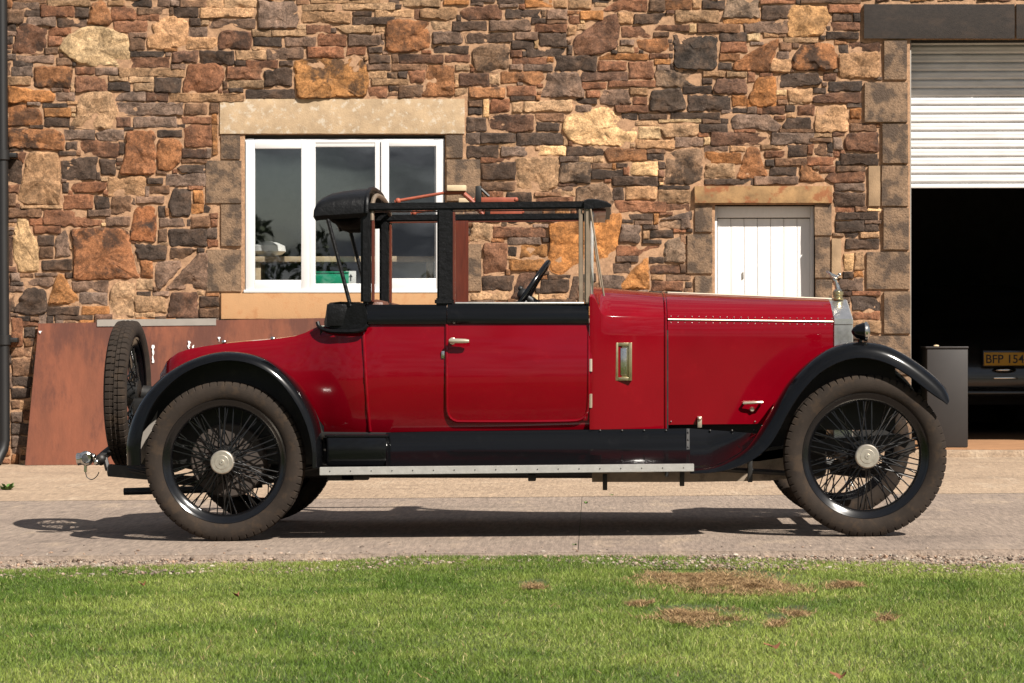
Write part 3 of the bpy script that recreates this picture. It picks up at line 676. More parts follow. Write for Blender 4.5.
m = MB(); pbox(m, 243.6, 289.6, 444.2, 292.8, WD - .03, WD + .012); m.obj('window_ledge', M['white_pvc'], winobj)
# room behind the window
def room(name, x0, z0, x1, z1, y0, y1, m, floor=None):
    mb = MB(); mb.v = [(x0, y0, z0), (x1, y0, z0), (x1, y0, z1), (x0, y0, z1), (x0, y1, z0), (x1, y1, z0), (x1, y1, z1), (x0, y1, z1)]
    mb.f = [(4, 5, 6, 7), (0, 1, 5, 4), (3, 7, 6, 2), (0, 4, 7, 3), (1, 2, 6, 5)]
    return mb.obj(name, m, bld, smooth=False)
a = P(200, 300, W); b_ = P(470, 125, W)
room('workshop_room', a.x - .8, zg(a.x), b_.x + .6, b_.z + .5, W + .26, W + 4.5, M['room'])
m = MB(); a = P(242, 292.6, W + .03); b_ = P(446, 134.5, W + .03)
m.box(a.x - .3, W + .08, b_.z, b_.x + .3, W + .30, b_.z + .3); m.box(a.x - .35, W + .10, a.z - .3, a.x - .002, W + .30, b_.z + .3); m.box(b_.x + .002, W + .10, a.z - .3, b_.x + .35, W + .30, b_.z + .3); m.box(a.x - .35, W + .13, a.z - .4, b_.x + .35, W + .30, a.z - .012)
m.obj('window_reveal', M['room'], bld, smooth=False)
# white boarded door
HD = W + .10
m = MB(); 
for q in ((713.4, 206.2, 717.2, 455), (810.6, 206.2, 814, 455), (717.2, 206.2, 810.6, 217.5)): pbox(m, *q, HD - .035, HD + .05)
door_b = MB(); n = 7
for i in range(n):
    xa, xb = 717.6 + (810.2 - 717.6) * i / n, 717.6 + (810.2 - 717.6) * (i + 1) / n
    pbox(door_b, xa + .16, 218.6, xb - .16, 454, HD, HD + .03, .004)
dob = door_b.obj('boarded_door', M['white_paint'], bld); m.obj('door_frame', M['white_paint'], dob)
m = MB(); pbox(m, 742.2, 272, 743.6, 279, HD - .012, HD); m.obj('door_latch', M['lead'], dob)
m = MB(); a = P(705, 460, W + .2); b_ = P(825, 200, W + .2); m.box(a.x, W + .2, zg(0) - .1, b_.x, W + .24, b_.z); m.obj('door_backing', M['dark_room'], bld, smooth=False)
# garage opening: roller shutter, channel, floor, interior
GD = W + .325
mb = MB(); top, bot, n = 20, 183.2, 19; rows = []
xa, xb = P(906, 100, GD).x, P(1266, 100, GD).x
for k in range(n):
    jd = random.uniform(-.003, .003); z0 = P(900, bot + (top - bot) * k / n, GD).z; z1 = P(900, bot + (top - bot) * (k + 1) / n, GD).z
    for q, (f, dd) in enumerate(((0, 0.006), (.04, -.004), (.14, -.015), (.30, -.018), (.46, -.0145), (.54, -.0145), (.70, -.018), (.86, -.015), (.96, -.004))):
        rows.append([(xa, GD + dd * (1 + 40 * jd) + jd * .5, z0 + (z1 - z0) * f), (xb, GD + dd * (1 - 40 * jd) - jd * .5, z0 + (z1 - z0) * f)])
rows.append([(xa, GD, z1), (xb, GD, z1)]); mb.grid(rows)
sh = mb.obj('roller_shutter', M['shutter'], bld, ang=60)
m = MB(); a = P(908, 188, GD - .02); b_ = P(1266, 183, GD - .02); m.box(a.x, GD - .022, a.z, b_.x, GD + .02, b_.z, .004); m.obj('bottom_rail', M['rail'], sh)
m = MB(); pbox(m, 909, 39, 911.2, 452, W + .03, W + .30, .002); m.obj('shutter_channel', M['lead'], bld)
gx0, gx1 = P(911, 200, W).x, P(1262, 200, W).x
gz = zg(gx0) + .075
m = MB(); m.box(gx0 - .02, W + .02, gz - .3, gx1 + .02, W + 7.5, gz, .012); gf = m.obj('garage_floor', M['floor_in'], smooth=True); tag(gf, kind='structure')
mb = MB(); zt = P(900, 10, W).z
x0, x1, y0, y1, z0, z1 = gx0 - 1.2, gx1 + 1.2, W + .42, W + 7.6, gz - .02, zt + .9
mb.v = [(x0, y0, z0), (x1, y0, z0), (x1, y0, z1), (x0, y0, z1), (x0, y1, z0), (x1, y1, z0), (x1, y1, z1), (x0, y1, z1)]
mb.f = [(4, 5, 6, 7), (3, 7, 6, 2), (0, 4, 7, 3), (1, 2, 6, 5)]
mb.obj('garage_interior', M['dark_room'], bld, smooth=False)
m = MB(); m.box(x0, W + .405, z0, gx0 - .012, W + .43, z1); m.box(gx1 + .012, W + .405, z0, x1, W + .43, z1)
m.box(gx0 - .5, W + .255, z0, gx0 - .005, W + .41, z1 - .8); m.box(gx1 + .005, W + .255, z0, gx1 + .4, W + .41, z1 - .8)
za = P(900, 39.4, W).z; m.box(gx0 - .5, W + .255, za + .004, gx1 + .4, W + .34, za + .35); m.box(gx0 - .5, GD + .06, P(900, 30, GD).z, gx1 + .4, GD + .3, z1)
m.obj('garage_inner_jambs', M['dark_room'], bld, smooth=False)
# threshold kerb
m = MB(); m.box(gx0 - .3, W - .16, zg(gx0) - .1, gx1 + .3, W + .018, gz - .012, .02); tk = m.obj('garage_threshold', M['slab_back']); tag(tk, kind='structure')
# drainpipe
m = MB(); a, b_ = P(1, -100, W - .09), P(4.5, 440, W - .09)
m.tube([a, b_, P(3, 449, W - .10), P(-4, 463, W - .17)], .048, 14)
for py in (-60, 155, 340): 
    c = a.lerp(b_, (py + 100) / 540); m.lathe([(-.045, .055), (-.04, .062), (.04, .062), (.045, .055)], c, (0, 0, 1), 14)
pp = m.obj('drainpipe', M['pipe'], bld)
m = MB()
for py in (155, 340):
    m = MB(); c = a.lerp(b_, (py + 100) / 540); m.box(c.x - .03, c.y - .01, c.z - .02, c.x + .12, W - .015, c.z + .02, .004); m.obj('pipe_bracket', M['pipe'], pp)

# ------------------------------------------------------------------ loose things along the wall
def slab_between(mb, pts_front, th):       # a flat sheet with thickness behind its front outline
    n = len(pts_front); nrm = (pts_front[1] - pts_front[0]).cross(pts_front[2] - pts_front[0]).normalized()
    if nrm.y < 0: nrm = -nrm
    bk = [p + nrm * th for p in pts_front]
    mb.poly(pts_front); mb.poly(bk[::-1])
    for i in range(n): mb.poly([pts_front[i], bk[i], bk[(i + 1) % n], pts_front[(i + 1) % n]])
yb = W - .23
bl = PG(25, 466); bl = P(25, 466, yb); bl.z = zg(bl.x) + .004; br = P(356, 462, yb); br.z = zg(br.x) + .004
m = MB(); slab_between(m, [bl, br, P(352, 317.5, W - .055), P(38.5, 323.5, W - .055)], .012)
o = m.obj('rusty_sheet', M['rust'], smooth=False); tag(o, 'large rusty brown steel sheet leaning on the stone wall under the window', 'steel sheet')
m = MB()
for (x, y, wd, ht) in ((153, 345, 2.2, 20), (189, 341, 2.4, 14), (193.5, 345, 1.8, 17), (219, 337, 2.5, 5), (40, 331, 2.5, 3)):
    t = (466 - y) / 145; Yp = yb + (W - .055 - yb) * t - .012; t2 = (466 - y - ht) / 145; Yq = yb + (W - .055 - yb) * t2 - .012
    k = 9; top_ = [P(x + wd / 2 + random.uniform(-.8, .8), y, Yp)]
    left = [P(x - wd / 2 + random.uniform(-1, .6) + .25 * i, y + ht * i / k, Yp + (Yq - Yp) * i / k) for i in range(k)]
    right = [P(x + wd / 2 + random.uniform(-.6, 1) - .25 * i, y + ht * i / k, Yp + (Yq - Yp) * i / k) for i in range(k)]
    m.grid([left, right])
m.obj('white_drips', M['card'], o, smooth=False)
def on_sheet(px, py, off):                  # a point just in front of the leaning sheet
    t = (466 - py) / 146; return P(px, py, yb + (W - .055 - yb) * t - off)
m = MB(); fr_ = [on_sheet(97, 326.4, .006), on_sheet(216, 325.2, .006), on_sheet(216, 318.8, .006), on_sheet(97, 320, .006)]; slab_between(m, fr_, .003)
slab_between(m, [fr_[3] + Vector((0, .003, 0)), fr_[2] + Vector((0, .003, 0)), fr_[2] + Vector((0, .03, .004)), fr_[3] + Vector((0, .03, .004))], .003)
o = m.obj('capping_strip', M['lead'], smooth=False); tag(o, 'pale grey folded metal strip hooked over the top edge of the rusty sheet', 'metal strip')
# charcoal cabinet in front of the garage
m = MB(); a = P(927, 446, W + .16); b_ = P(968, 348.5, W + .16); m.box(a.x, W + .16, gz + .002, b_.x, W + .52, b_.z, .008)
bx = m.obj('cabinet', M['boxpaint']); tag(bx, 'upright charcoal grey box standing at the garage doorway', 'box')
m = MB(); m.box(a.x - .012, W + .15, b_.z + .001, b_.x + .004, W + .53, b_.z + .018, .004); m.obj('lid', M['boxpaint'], bx)
m = MB(); m.ball((a.x + .10, W + .3, b_.z + .022), .018, 6, (1.4, 1, .6)); o = m.obj('knob', M['palewood'], bx)
# green crate and white card inside the window
m = MB(); a = P(316, 281, W + .22); b_ = P(349, 272.5, W + .22); m.box(a.x, W + .18, a.z - .05, b_.x, W + .36, b_.z, .006)
o = m.obj('plastic_tub', M['green_plastic']); tag(o, 'green plastic tub on the ledge behind the middle window pane', 'tub')
m = MB(); m.box(a.x - .004, W + .17, b_.z - .004, b_.x + .004, W + .37, b_.z + .008, .003); m.obj('rim', M['green_plastic'], o)
m = MB(); a = P(345.5, 284, W + .20); b_ = P(356, 271, W + .20); m.box(a.x, W + .20, a.z, b_.x, W + .206, b_.z, .001)
o = m.obj('card', M['card']); tag(o, 'small white card with a black arrow inside the middle window pane', 'card')
m = MB(); cx_, cz = (a.x + b_.x) / 2, (a.z + b_.z) / 2
m.poly([(cx_ - .006, W + .198, cz - .03), (cx_ + .006, W + .198, cz - .03), (cx_ + .006, W + .198, cz + .004), (cx_ + .018, W + .198, cz + .004), (cx_, W + .198, cz + .03), (cx_ - .018, W + .198, cz + .004), (cx_ - .006, W + .198, cz + .004)])
m.obj('arrow_mark', M['plate_text'], o, smooth=False)
# bench with pale top in the room
a = P(250, 262, W + .42); b_ = P(436, 252, W + .42)
m = MB(); m.box(a.x, W + .42, a.z, b_.x, W + .80, a.z + .05, .004); o = m.obj('workbench', M['palewood']); tag(o, 'pale topped workbench dimly seen through the window', 'workbench')
for x in (a.x + .06, b_.x - .06):
    m = MB(); m.box(x - .03, W + .46, zg(0), x + .03, W + .76, a.z - .002, .004); m.obj('leg', M['palewood'], o)
m = MB(); c = P(268, 246, W + .6)
prof = [(0, .02), (.02, .12), (.05, .16), (.10, .15), (.13, .08), (.14, .01)]
m.lathe(prof, (c.x, W + .61, a.z + .051), (0, 0, 1), 20); o = m.obj('white_bowl', M['card'], smooth=True); tag(o, 'white rounded bowl on the workbench behind the left pane', 'bowl')

# ------------------------------------------------------------------ the car in the garage
gy = W + 3.3; cxm = P(1004, 400, gy).x; gc = empty('garage_car', (cxm, gy + 2, gz))
tag(gc, 'dark saloon with a yellow number plate parked inside the garage', 'car')
prof = [(0, .30), (-.06, .42), (-.08, .60), (-.02, .80), (.12, .94), (.55, 1.04), (.95, 1.10), (1.25, 1.36), (1.65, 1.52), (2.4, 1.56), (3.0, 1.42), (3.4, 1.06), (4.3, .96), (4.6, .75), (4.65, .4)]
wid = [.62, .78, .83, .84, .80, .76, .74, .62, .58, .60, .62, .74, .72, .70, .66]
rows = []
for (yy, zz), wv in zip(prof, wid):
    rows.append([(cxm + wv * math.copysign(abs(math.cos(t)) ** .35, math.cos(t)) if abs(math.cos(t)) > 1e-6 else cxm, gy + yy + .10 * abs(math.cos(t)) ** 3, gz + .28 + (zz - .28) * (1 - .10 * abs(math.cos(t)) ** 2.5)) for t in [PI * k / 16 for k in range(17)]])
m = MB(); m.grid(rows)
side = [[rows[i][0] for i in range(len(rows))], [(r[0][0], r[0][1], gz + .26) for r in rows]]
m.grid(side); m.grid([[r[-1] for r in rows], [(r[-1][0], r[-1][1], gz + .26) for r in rows]])
m.obj('body', M['garage_car'], gc, ang=60)
zp0, zp1 = P(984, 365.4, gy - .1).z, P(984, 352.4, gy - .1).z; xp0, xp1 = P(983.5, 360, gy - .1).x, P(1025.5, 360, gy - .1).x
m = MB(); m.box(xp0 - .012, gy - .125, zp0 - .012, xp1 + .012, gy - .07, zp1 + .022, .008); m.obj('plate_frame', M['garage_car'], gc)
m = MB(); m.box(xp0, gy - .132, zp0, xp1, gy - .126, zp1, .002); pl = m.obj('number_plate', M['plate'], gc)
cu = bpy.data.curves.new('plate_text', 'FONT'); cu.body = 'BFP 154'; cu.size = .1; cu.extrude = .001; cu.align_x = 'CENTER'; cu.align_y = 'CENTER'; cu.offset = .0012
tmp = bpy.data.objects.new('plate_text_curve', cu); COL.objects.link(tmp); bpy.context.view_layer.update()
tm = bpy.data.meshes.new_from_object(tmp.evaluated_get(bpy.context.evaluated_depsgraph_get())); bpy.data.objects.remove(tmp)
xs = [v.co.x for v in tm.vertices]; ys = [v.co.y for v in tm.vertices]; sxx = (xp1 - xp0) * .90 / (max(xs) - min(xs)); syy = (zp1 - zp0) * .66 / (max(ys) - min(ys))
mxx, myy = (max(xs) + min(xs)) / 2, (max(ys) + min(ys)) / 2
for v in tm.vertices: v.co = Vector(((xp0 + xp1) / 2 + (v.co.x - mxx) * sxx, gy - .1335 - v.co.z, (zp0 + zp1) / 2 + (v.co.y - myy) * syy))
link('plate_letters', tm, M['plate_text'], pl, smooth=False)
m = MB(); m.ball(((xp0 + xp1) / 2, gy - .09, P(984, 370, gy).z), .12, 8, (1.0, .3, .24)); m.obj('boot_handle', M['chrome'], gc)
m = MB(); m.box(cxm - .12, gy - .10, P(984, 379, gy).z, cxm + .12, gy - .07, P(984, 377, gy).z, .004); m.obj('boot_trim', M['chrome'], gc)
for s in (-1, 1):
    m = MB(); m.lathe([(-.09, .2), (-.09, .3), (-.07, .325), (.07, .325), (.09, .3), (.09, .2)], (cxm + s * .66, gy + .75, gz + .325), (1, 0, 0), 24, cap=True); m.obj('wheel', M['tyre'], gc)
    m = MB(); m.lathe([(-.09, .2), (-.09, .3), (-.07, .325), (.07, .325), (.09, .3), (.09, .2)], (cxm + s * .66, gy + 3.7, gz + .325), (1, 0, 0), 24, cap=True); m.obj('wheel', M['tyre'], gc)
m = MB(); m.tube([(cxm - .85, gy - .02, gz + .42), (cxm - .6, gy - .12, gz + .42), (cxm + .6, gy - .12, gz + .42), (cxm + .85, gy - .02, gz + .42)], .05, 10); m.obj('bumper', M['garage_car'], gc)

# ------------------------------------------------------------------ THE RED CAR
car = empty('vintage_car', (XR, .71, 0), (0, -math.atan(SL), 0))
tag(car, 'red and black vintage motor car with wire wheels and bare roof frame parked on concrete', 'car')
CYc = .71
def mirror_mesh(mb):
    n = MB(); n.v = [(x, 2 * CYc - y, z) for x, y, z in mb.v]; n.f = [f[::-1] for f in mb.f]; return n
def both(mb, name, m, parent=car, **k):
    a = mb.obj(name, m, parent, **k); b_ = mirror_mesh(mb).obj(name, m, parent if parent is car else parent, **k); return a, b_

# ---- wheels
def wheel_meshes(R=.400):
    """wheel with its axle along +Y (outer side towards -Y), centre at origin"""
    ms = {}
    n = 512; tw = .062
    prof = [(-.038, .305), (-.052, .318), (-.060, .342), (-.0615, .362), (-.056, .380), (-.050, .390), (-.046, R - .004), (-.022, R), (-.019, R - .007), (-.002, R - .006), (0, R + .001), (.002, R - .006), (.019, R - .007), (.022, R), (.046, R - .004), (.050, .390), (.056, .380), (.0615, .362), (.060, .342), (.052, .318), (.038, .305)]
    rows = []
    for k in range(n):
        a = 2 * PI * k / n; r_ = []
        for i, (d, r) in enumerate(prof):
            rr = r
            ph = (k + (4 if d > .001 else 0)) % 8
            if r > .385 and ph == 0: rr = r - (.009 if abs(d) > .03 else .007)
            if .375 < r < .385 and ph == 0: rr -= .004
            r_.append((math.cos(a) * rr, d, math.sin(a) * rr))
        rows.append(r_)
    m = MB(); m.grid(rows, closeu=True); ms['tyre'] = m
    m = MB(); m.lathe([(-.040, .300), (-.046, .309), (-.042, .315), (-.036, .306), (-.030, .284), (-.014, .268), (.014, .268), (.030, .284), (.036, .306), (.042, .315), (.046, .309), (.040, .300)], (0, 0, 0), (0, 1, 0), 72); ms['rim'] = m
    m = MB()
    def spoke(a0, r0, y0, a1, r1, y1, t=.0034):
        m.tube([(math.cos(a0) * r0, y0, math.sin(a0) * r0), (math.cos(a1) * r1, y1, math.sin(a1) * r1)], t, 5, cap=False)
    for k in range(20):
        a = 2 * PI * k / 20; s = 1 if k % 2 else -1
        spoke(a, .050, -.088, a + s * .10, .272, -.012)
    for k in range(20):
        a = 2 * PI * (k + .5) / 20; s = 1 if k % 2 else -1
        spoke(a, .062, -.035, a + s * .42, .271, -.004)
    for k in range(24):
        a = 2 * PI * (k + .25) / 24; s = 1 if k % 2 else -1
        spoke(a, .075, .052, a + s * .5, .271, .010)
    ms['spokes'] = m
    m = MB(); m.lathe([(-.098, .001), (-.098, .046), (-.080, .052), (-.05, .050), (-.03, .062), (.045, .074), (.062, .076), (.062, .001)], (0, 0, 0), (0, 1, 0), 32); ms['hub'] = m
    m = MB(); m.lathe([(-.134, .002), (-.134, .012), (-.131, .014), (-.131, .034), (-.129, .036), (-.129, .053), (-.124, .058), (-.100, .059), (-.097, .052)], (0, 0, 0), (0, 1, 0), 40); ms['hub_cap'] = m
    m = MB(); m.lathe([(.064, .001), (.064, .178), (.070, .186), (.135, .186), (.14, .19), (.14, .001)], (0, 0, 0), (0, 1, 0), 48); ms['brake_drum'] = m
    return {k: v.mesh(k) for k, v in ms.items()}
WM = wheel_meshes()
for k, mm in (('tyre', 'tyre'), ('rim', 'rim'), ('spokes', 'spoke'), ('hub', 'iron'), ('hub_cap', 'cap'), ('brake_drum', 'drum')):
    me = WM[k]; me.materials.append(M[mm]); me.polygons.foreach_set('use_smooth', [True] * len(me.polygons)); me.set_sharp_from_angle(angle=math.radians(30))
cinv = world_of(car).inverted()
def wheel(name, c, rot, drum=True, spin=0.0, cap=True, k=1.0):
    o = bpy.data.objects.new(name, WM['hub']); COL.objects.link(o); o.parent = car
    o.matrix_basis = cinv @ Matrix.Translation(c) @ rot @ Matrix.Rotation(spin, 4, 'Y') @ Matrix.Diagonal((k, 1, k, 1))
    for k in ('tyre', 'rim', 'spokes', 'hub_cap', 'brake_drum'):
        if (k == 'brake_drum' and not drum) or (k == 'hub_cap' and not cap): continue
        c_ = bpy.data.objects.new(k, WM[k]); COL.objects.link(c_); c_.parent = o
    return o
I4 = Matrix.Identity(4); R180 = Matrix.Rotation(PI, 4, 'Z')
hr, hf = P(225.6, 463.3, 0), P(864.6, 455.6, 0)
hr.z = zg(hr.x) + .398 * 1.025; hf.z = zg(hf.x) + .398 * 1.03
wheel('wheel', hr, I4, spin=.1, k=1.025); wheel('wheel', hf, I4, spin=.7, drum=False, k=1.03)
wheel('wheel', Vector((hr.x, 1.42, hr.z)), R180, spin=.4, k=1.025); wheel('wheel', Vector((hf.x, 1.42, hf.z)), R180, spin=1.1, drum=False, k=1.03)
spx = P(128, 394, CYc)
sp = wheel('spare_wheel', Vector((spx.x, CYc, spx.z)), Matrix.Rotation(-PI / 2, 4, 'Z'), drum=False, spin=.25, cap=False)

# ---- wings (fenders)
def wing(crest, lip, yin, n=44, yout=-.112):
    c = catmull([P(x, y, -.03) for x, y in crest], n); l = catmull([P(x, y, yout) for x, y in lip], n)
    m = MB(); rows = []
    for i in range(n):
        C, L_ = c[i], l[i]; t = (c[min(n - 1, i + 1)] - c[max(0, i - 1)]).normalized(); nr = Vector((-t.z, 0, t.x))
        dv = Vector((L_.x - C.x, 0, L_.z - C.z))
        yi = yin(i / (n - 1)) if callable(yin) else yin
        row = []
        for y, f in ((yi, .25), (yi * .6, .08), (.05, .01), (0, -.01), (-.035, .0), (-.068, .10), (-.092, .32), (-.106, .62), (-.112, 1.0), (-.104, 1.06), (-.098, .9), (-.088, .45), (-.06, .22), (0, .13), (.05, .14), (yi * .6, .2), (yi, .35)):
            row.append((C.x + dv.x * f, y, C.z + dv.z * f))
        rows.append(row)
    m.grid(rows, closev=True); m.poly(rows[0]); m.poly(rows[-1][::-1])
    return m, c, l
rc = [(127, 465), (127, 441), (133, 418), (144, 397), (161.4, 378), (184, 363), (211, 353.5), (234, 351.8), (260.5, 357), (283, 371), (302, 392), (315, 417), (321, 444), (321.5, 468)]
rl = [(140, 465), (140, 442), (147, 416), (161, 393), (184, 373), (211, 362.5), (234, 360.5), (256.6, 365.8), (277, 379), (294, 400), (306, 424), (312, 449), (312.5, 468)]
rw, rcv, _ = wing(rc, rl, .17)
both(rw, 'rear_wing', M['black'], ang=50)
fc = [(690, 468), (708, 466.5), (725, 461), (745, 449), (759, 432), (770, 414), (779, 398), (791, 380), (810, 361.5), (831, 348), (854.6, 342), (880, 344), (901, 352.5), (922.5, 366.5), (939.5, 381), (947, 391), (948.5, 399)]
fl = [(690, 473.5), (712, 472.5), (732, 468.5), (752, 460), (768, 447), (779, 430), (789, 411), (803, 390), (821, 372), (842, 361), (863, 357.5), (886, 362.5), (905.5, 373), (922.5, 386), (936, 396), (945, 402), (947.5, 404.5)]
fw, fcv, _ = wing(fc, fl, lambda t: .10 + .14 * min(1, max(0, (t - .1) / .3)), 56)
both(fw, 'front_wing', M['black'], ang=50)
# inner wing panels in the wheel arches
def inner(curve, y, zlow, x0=None, x1=None):
    m = MB(); top = [(p.x, y, p.z - .03) for p in curve if (x0 is None or p.x > x0) and (x1 is None or p.x < x1)]
    m.grid([top, [(p[0], y, min(p[2] - .001, zlow)) for p in top]]); m.grid([[(p[0], y + .004, p[2]) for p in top], [(p[0], y + .004, min(p[2] - .001, zlow)) for p in top]]); return m
both(inner(rcv, .185, P(200, 464, .18).z), 'inner_wing', M['iron'], smooth=False)
both(inner(fcv, .25, P(860, 430, .25).z, x0=P(768, 400, 0).x, x1=P(905, 400, 0).x), 'inner_wing', M['iron'], smooth=False)
m = MB(); m.poly([P(139, 437, .06), P(150, 424, .06), P(158, 410, .06), P(152, 445, .06), P(140, 466, .06)]); m.poly([P(139, 437, .064), P(150, 424, .064), P(158, 410, .064), P(152, 445, .064), P(140, 466, .064)][::-1])
both(m, 'splash_plate', M['lead'], smooth=False)

# ---- body
HW = [(160, .43), (184, .465), (215, .485), (260, .495), (295, .505), (318, .53), (340, .575), (362, .605), (400, .618), (447, .625), (520, .622), (590, .602)]
def hw(px): return sinterp(px, HW)
DECK = [(160, 374), (163, 369), (166, 362), (173, 355), (184, 349.6), (215, 344.4), (234, 342.3), (275, 339), (298, 335.5), (309, 331), (316, 326.5), (322, 326)]
def waist(px):
    if px < 322: return interp(px, DECK)
    return interp(px, [(322, 326), (330, 329), (362, 330), (367, 325.5), (372, 324), (592, 323)])
def botm(px): return interp(px, [(160, 410), (300, 434), (325, 434), (440, 431.5), (592, 429.6)])
TT = [0, .03, .08, .18, .3, .45, .6, .75, .88, .96, 1.0]
def bulge(t): return sinterp(t, [(0, .046), (.1, .026), (.3, .004), (.5, -.006), (.75, .006), (1, .034)])
st = [160, 161, 163, 166, 170, 178, 190, 205, 225, 245, 265, 280, 295, 305, 312, 318, 324, 330, 337, 345, 353, 362, 372, 385, 400, 420, 440, 465, 490, 520, 550, 575, 592]
rows = []
for px in st:
    w_ = hw(px); y = CYc - w_
    zb = P(px, botm(px), y).z; zt = P(px, waist(px), y).z; r = []
    endr = .10 * max(0, (1 - (px - 160) / 14)) ** 2 if px < 174 else 0
    for t in TT:
        yy = y + bulge(t) + endr
        q = P(px, waist(px), yy)
        r.append((P(px, 400, yy).x, yy, zb + (zt - zb) * t))
    if px < 322:                              # rounded shoulder of the tail
        r[-1] = (r[-1][0], r[-1][1] + .012, r[-1][2])
    rows.append(r)
m = MB(); m.grid(rows)
inn = [[(a_[0], a_[1] + .022, a_[2]) for a_ in r] for r in rows]
m.grid(inn, flip=True); m.grid([[r[-1] for r in rows], [r[-1] for r in inn]])
both(m, 'body_side', M['red'], ang=45)
# tail deck and tail panel
dk = []
for px, r in zip(st, rows):
    if px > 324: break
    e = Vector(r[-1]); row = []
    for k in range(13):
        s = -1 + 2 * k / 12; row.append((e.x, CYc + s * (CYc - e.y), e.z + .010 * (1 - abs(s) ** 2.2) * min(1, (px - 155) / 30)))
    dk.append(row)
m = MB(); m.grid(dk); b0 = [Vector(v) for v in dk[0]]
m.grid([b0, [(v.x + .01, v.y, rows[0][0][2]) for v in b0]])
m.obj('tail_deck', M['red'], car, ang=50)
m = MB()
for px, py in ((224, 342), (273, 338.6)):
    m = MB(); p = P(px, py, CYc - hw(px) + .05); m.ball(p, .011, 6, (1.3, 1, 1)); m.obj('deck_stud', M['chrome'], car)
# floor, rear bulkhead, seats
m = MB(); xf0, xf1 = P(322, 400, .2).x, P(660, 400, .2).x; zf = P(450, 432, .2).z
m.box(xf0, .14, zf - .03, xf1, 1.28, zf, .003); m.obj('floor', M['iron'], car)
m = MB(); xb_ = P(322, 400, .2).x; m.box(xb_ - .01, .2, zf, xb_ + .01, 1.22, P(322, 327, .2).z); m.obj('bulkhead', M['leather'], car)
def seat(x0, x1, lean, ztop, name='seat'):
    m = MB(); zc = zf + .30
    m.box(x0, .17, zc - .16, x1, 1.25, zc, .04); a_ = m.obj(name, M['seat'], car)
    m = MB(); Mx = Matrix.Translation((x0 + .02, CYc, zc - .05)) @ Matrix.Rotation(-lean, 4, 'Y')
    m.box(-.07, -.55, 0, .07, .55, (ztop - zc + .05), .05, Mx); m.obj('seat_back', M['seat'], car)
seat(P(392, 400, .7).x, P(455, 400, .7).x, .18, P(380, 300.5, .7).z)
seat(P(480, 400, .7).x, P(535, 400, .7).x, .15, P(470, 309, .7).z)

# waist rail: black band under the windows, front to back
def band(px0, px1, y0p, y1p, n, outset, thick, rnd=.012):
    rows = []
    for k in range(n + 1):
        px = px0 + (px1 - px0) * k / n; y = CYc - hw(px) + .02 - outset
        z0 = P(px, y1p(px), y).z; z1 = P(px, y0p(px), y).z; x = P(px, 300, y).x
        h = z1 - z0
        rows.append([(x, y + .03 + thick, z0), (x, y + .008, z0), (x, y, z0 + .012), (x, y - .002, z0 + h * .45), (x, y + .004, z0 + h * .62), (x, y + .014, z0 + h * .74), (x, y + .016, z0 + h * .9), (x, y + .024, z1), (x, y + thick, z1), (x, y + .03 + thick, z1 - .02)])
    m = MB(); m.grid(rows, closev=True); m.poly(rows[0]); m.poly(rows[-1][::-1]); return m
both(band(366, 446.4, lambda x: 304.5, lambda x: 324.4, 10, .006, .06), 'waist_rail', M['black'], ang=30)
both(band(447.2, 588.5, lambda x: 303.5, lambda x: 323.6, 14, .010, .06), 'waist_rail', M['black'], ang=30)
m = MB(); m.box(P(455, 302, .13).x, .118, P(455, 304.2, .13).z, P(584, 302, .13).x, .15, P(455, 302.2, .13).z, .004); both(m, 'window_channel', M['alu'])

# doors: a raised panel with a rolled edge
def door_rows(x0, x1, y0p, y1p, off, n=20):
    rows = []
    for k in range(n + 1):
        px = x0 + (x1 - x0) * k / n; w_ = hw(px); r = []
        y = CYc - w_; zb = P(px, botm(px), y).z; zt = P(px, waist(px), y).z
        for j in range(17):
            py = y0p + (y1p - y0p) * j / 16
            ex = min(px - x0, x1 - px); ey = y1p - py; rad = 9
            z = P(px, py, y).z; t = (z - zb) / (zt - zb)
            yy = y + bulge(min(1, max(0, t))) - off
            r.append((P(px, 400, yy).x, yy, z))
        rows.append(r)
    return rows
dr = door_rows(447.8, 588, 323.8, 420.5, .006)
m = MB(); m.grid(dr); bk = [[(a_[0], a_[1] + .02, a_[2]) for a_ in r] for r in dr]; 
m.grid([[r[0] for r in dr], [r[0] for r in bk]]); m.grid([[r[-1] for r in dr], [r[-1] for r in bk]]); m.grid([dr[0], bk[0]]); m.grid([dr[-1], bk[-1]])
mm_ = mirror_mesh(m)
doorn = m.obj('door', M['red'], car, ang=40); doorf = mm_.obj('door', M['red'], car, ang=40)
def on_side(px, py, off):
    w_ = hw(px); y = CYc - w_; zb = P(px, botm(px), y).z; zt = P(px, waist(px), y).z; z = P(px, py, y).z
    yy = y + bulge(min(1, max(0, (z - zb) / (zt - zb)))) - off; q = P(px, py, yy); return q
path = [(446.8, 324), (446.8, 360), (446.9, 400), (447.5, 411), (450, 417.5), (455, 420.8), (462, 421.5), (500, 421.6), (540, 421.4), (572, 420.8), (580, 419.6), (585, 416), (587.5, 410), (588.6, 398), (588.8, 360), (588.8, 324)]
dense = catmull([Vector((x, 0, y)) for x, y in path], 90)
m = MB(); m.tube([on_side(p.x, p.z, .004) for p in dense], .0085, 8); m.obj('door_bead', M['red'], doorn)
mirror_mesh(m).obj('door_bead', M['red'], doorf)
m = MB(); m.tube([on_side(x, y, .001) for x, y in ((363.5, 331), (364.5, 350), (366, 380), (368, 410), (370, 431))], .009, 8); both(m, 'panel_bead', M['red'])
m = MB()
hp = on_side(452.5, 341, .006); m.lathe([(0, .018), (-.006, .018), (-.010, .012), (-.03, .009), (-.036, .009)], hp, (0, 1, 0), 14)
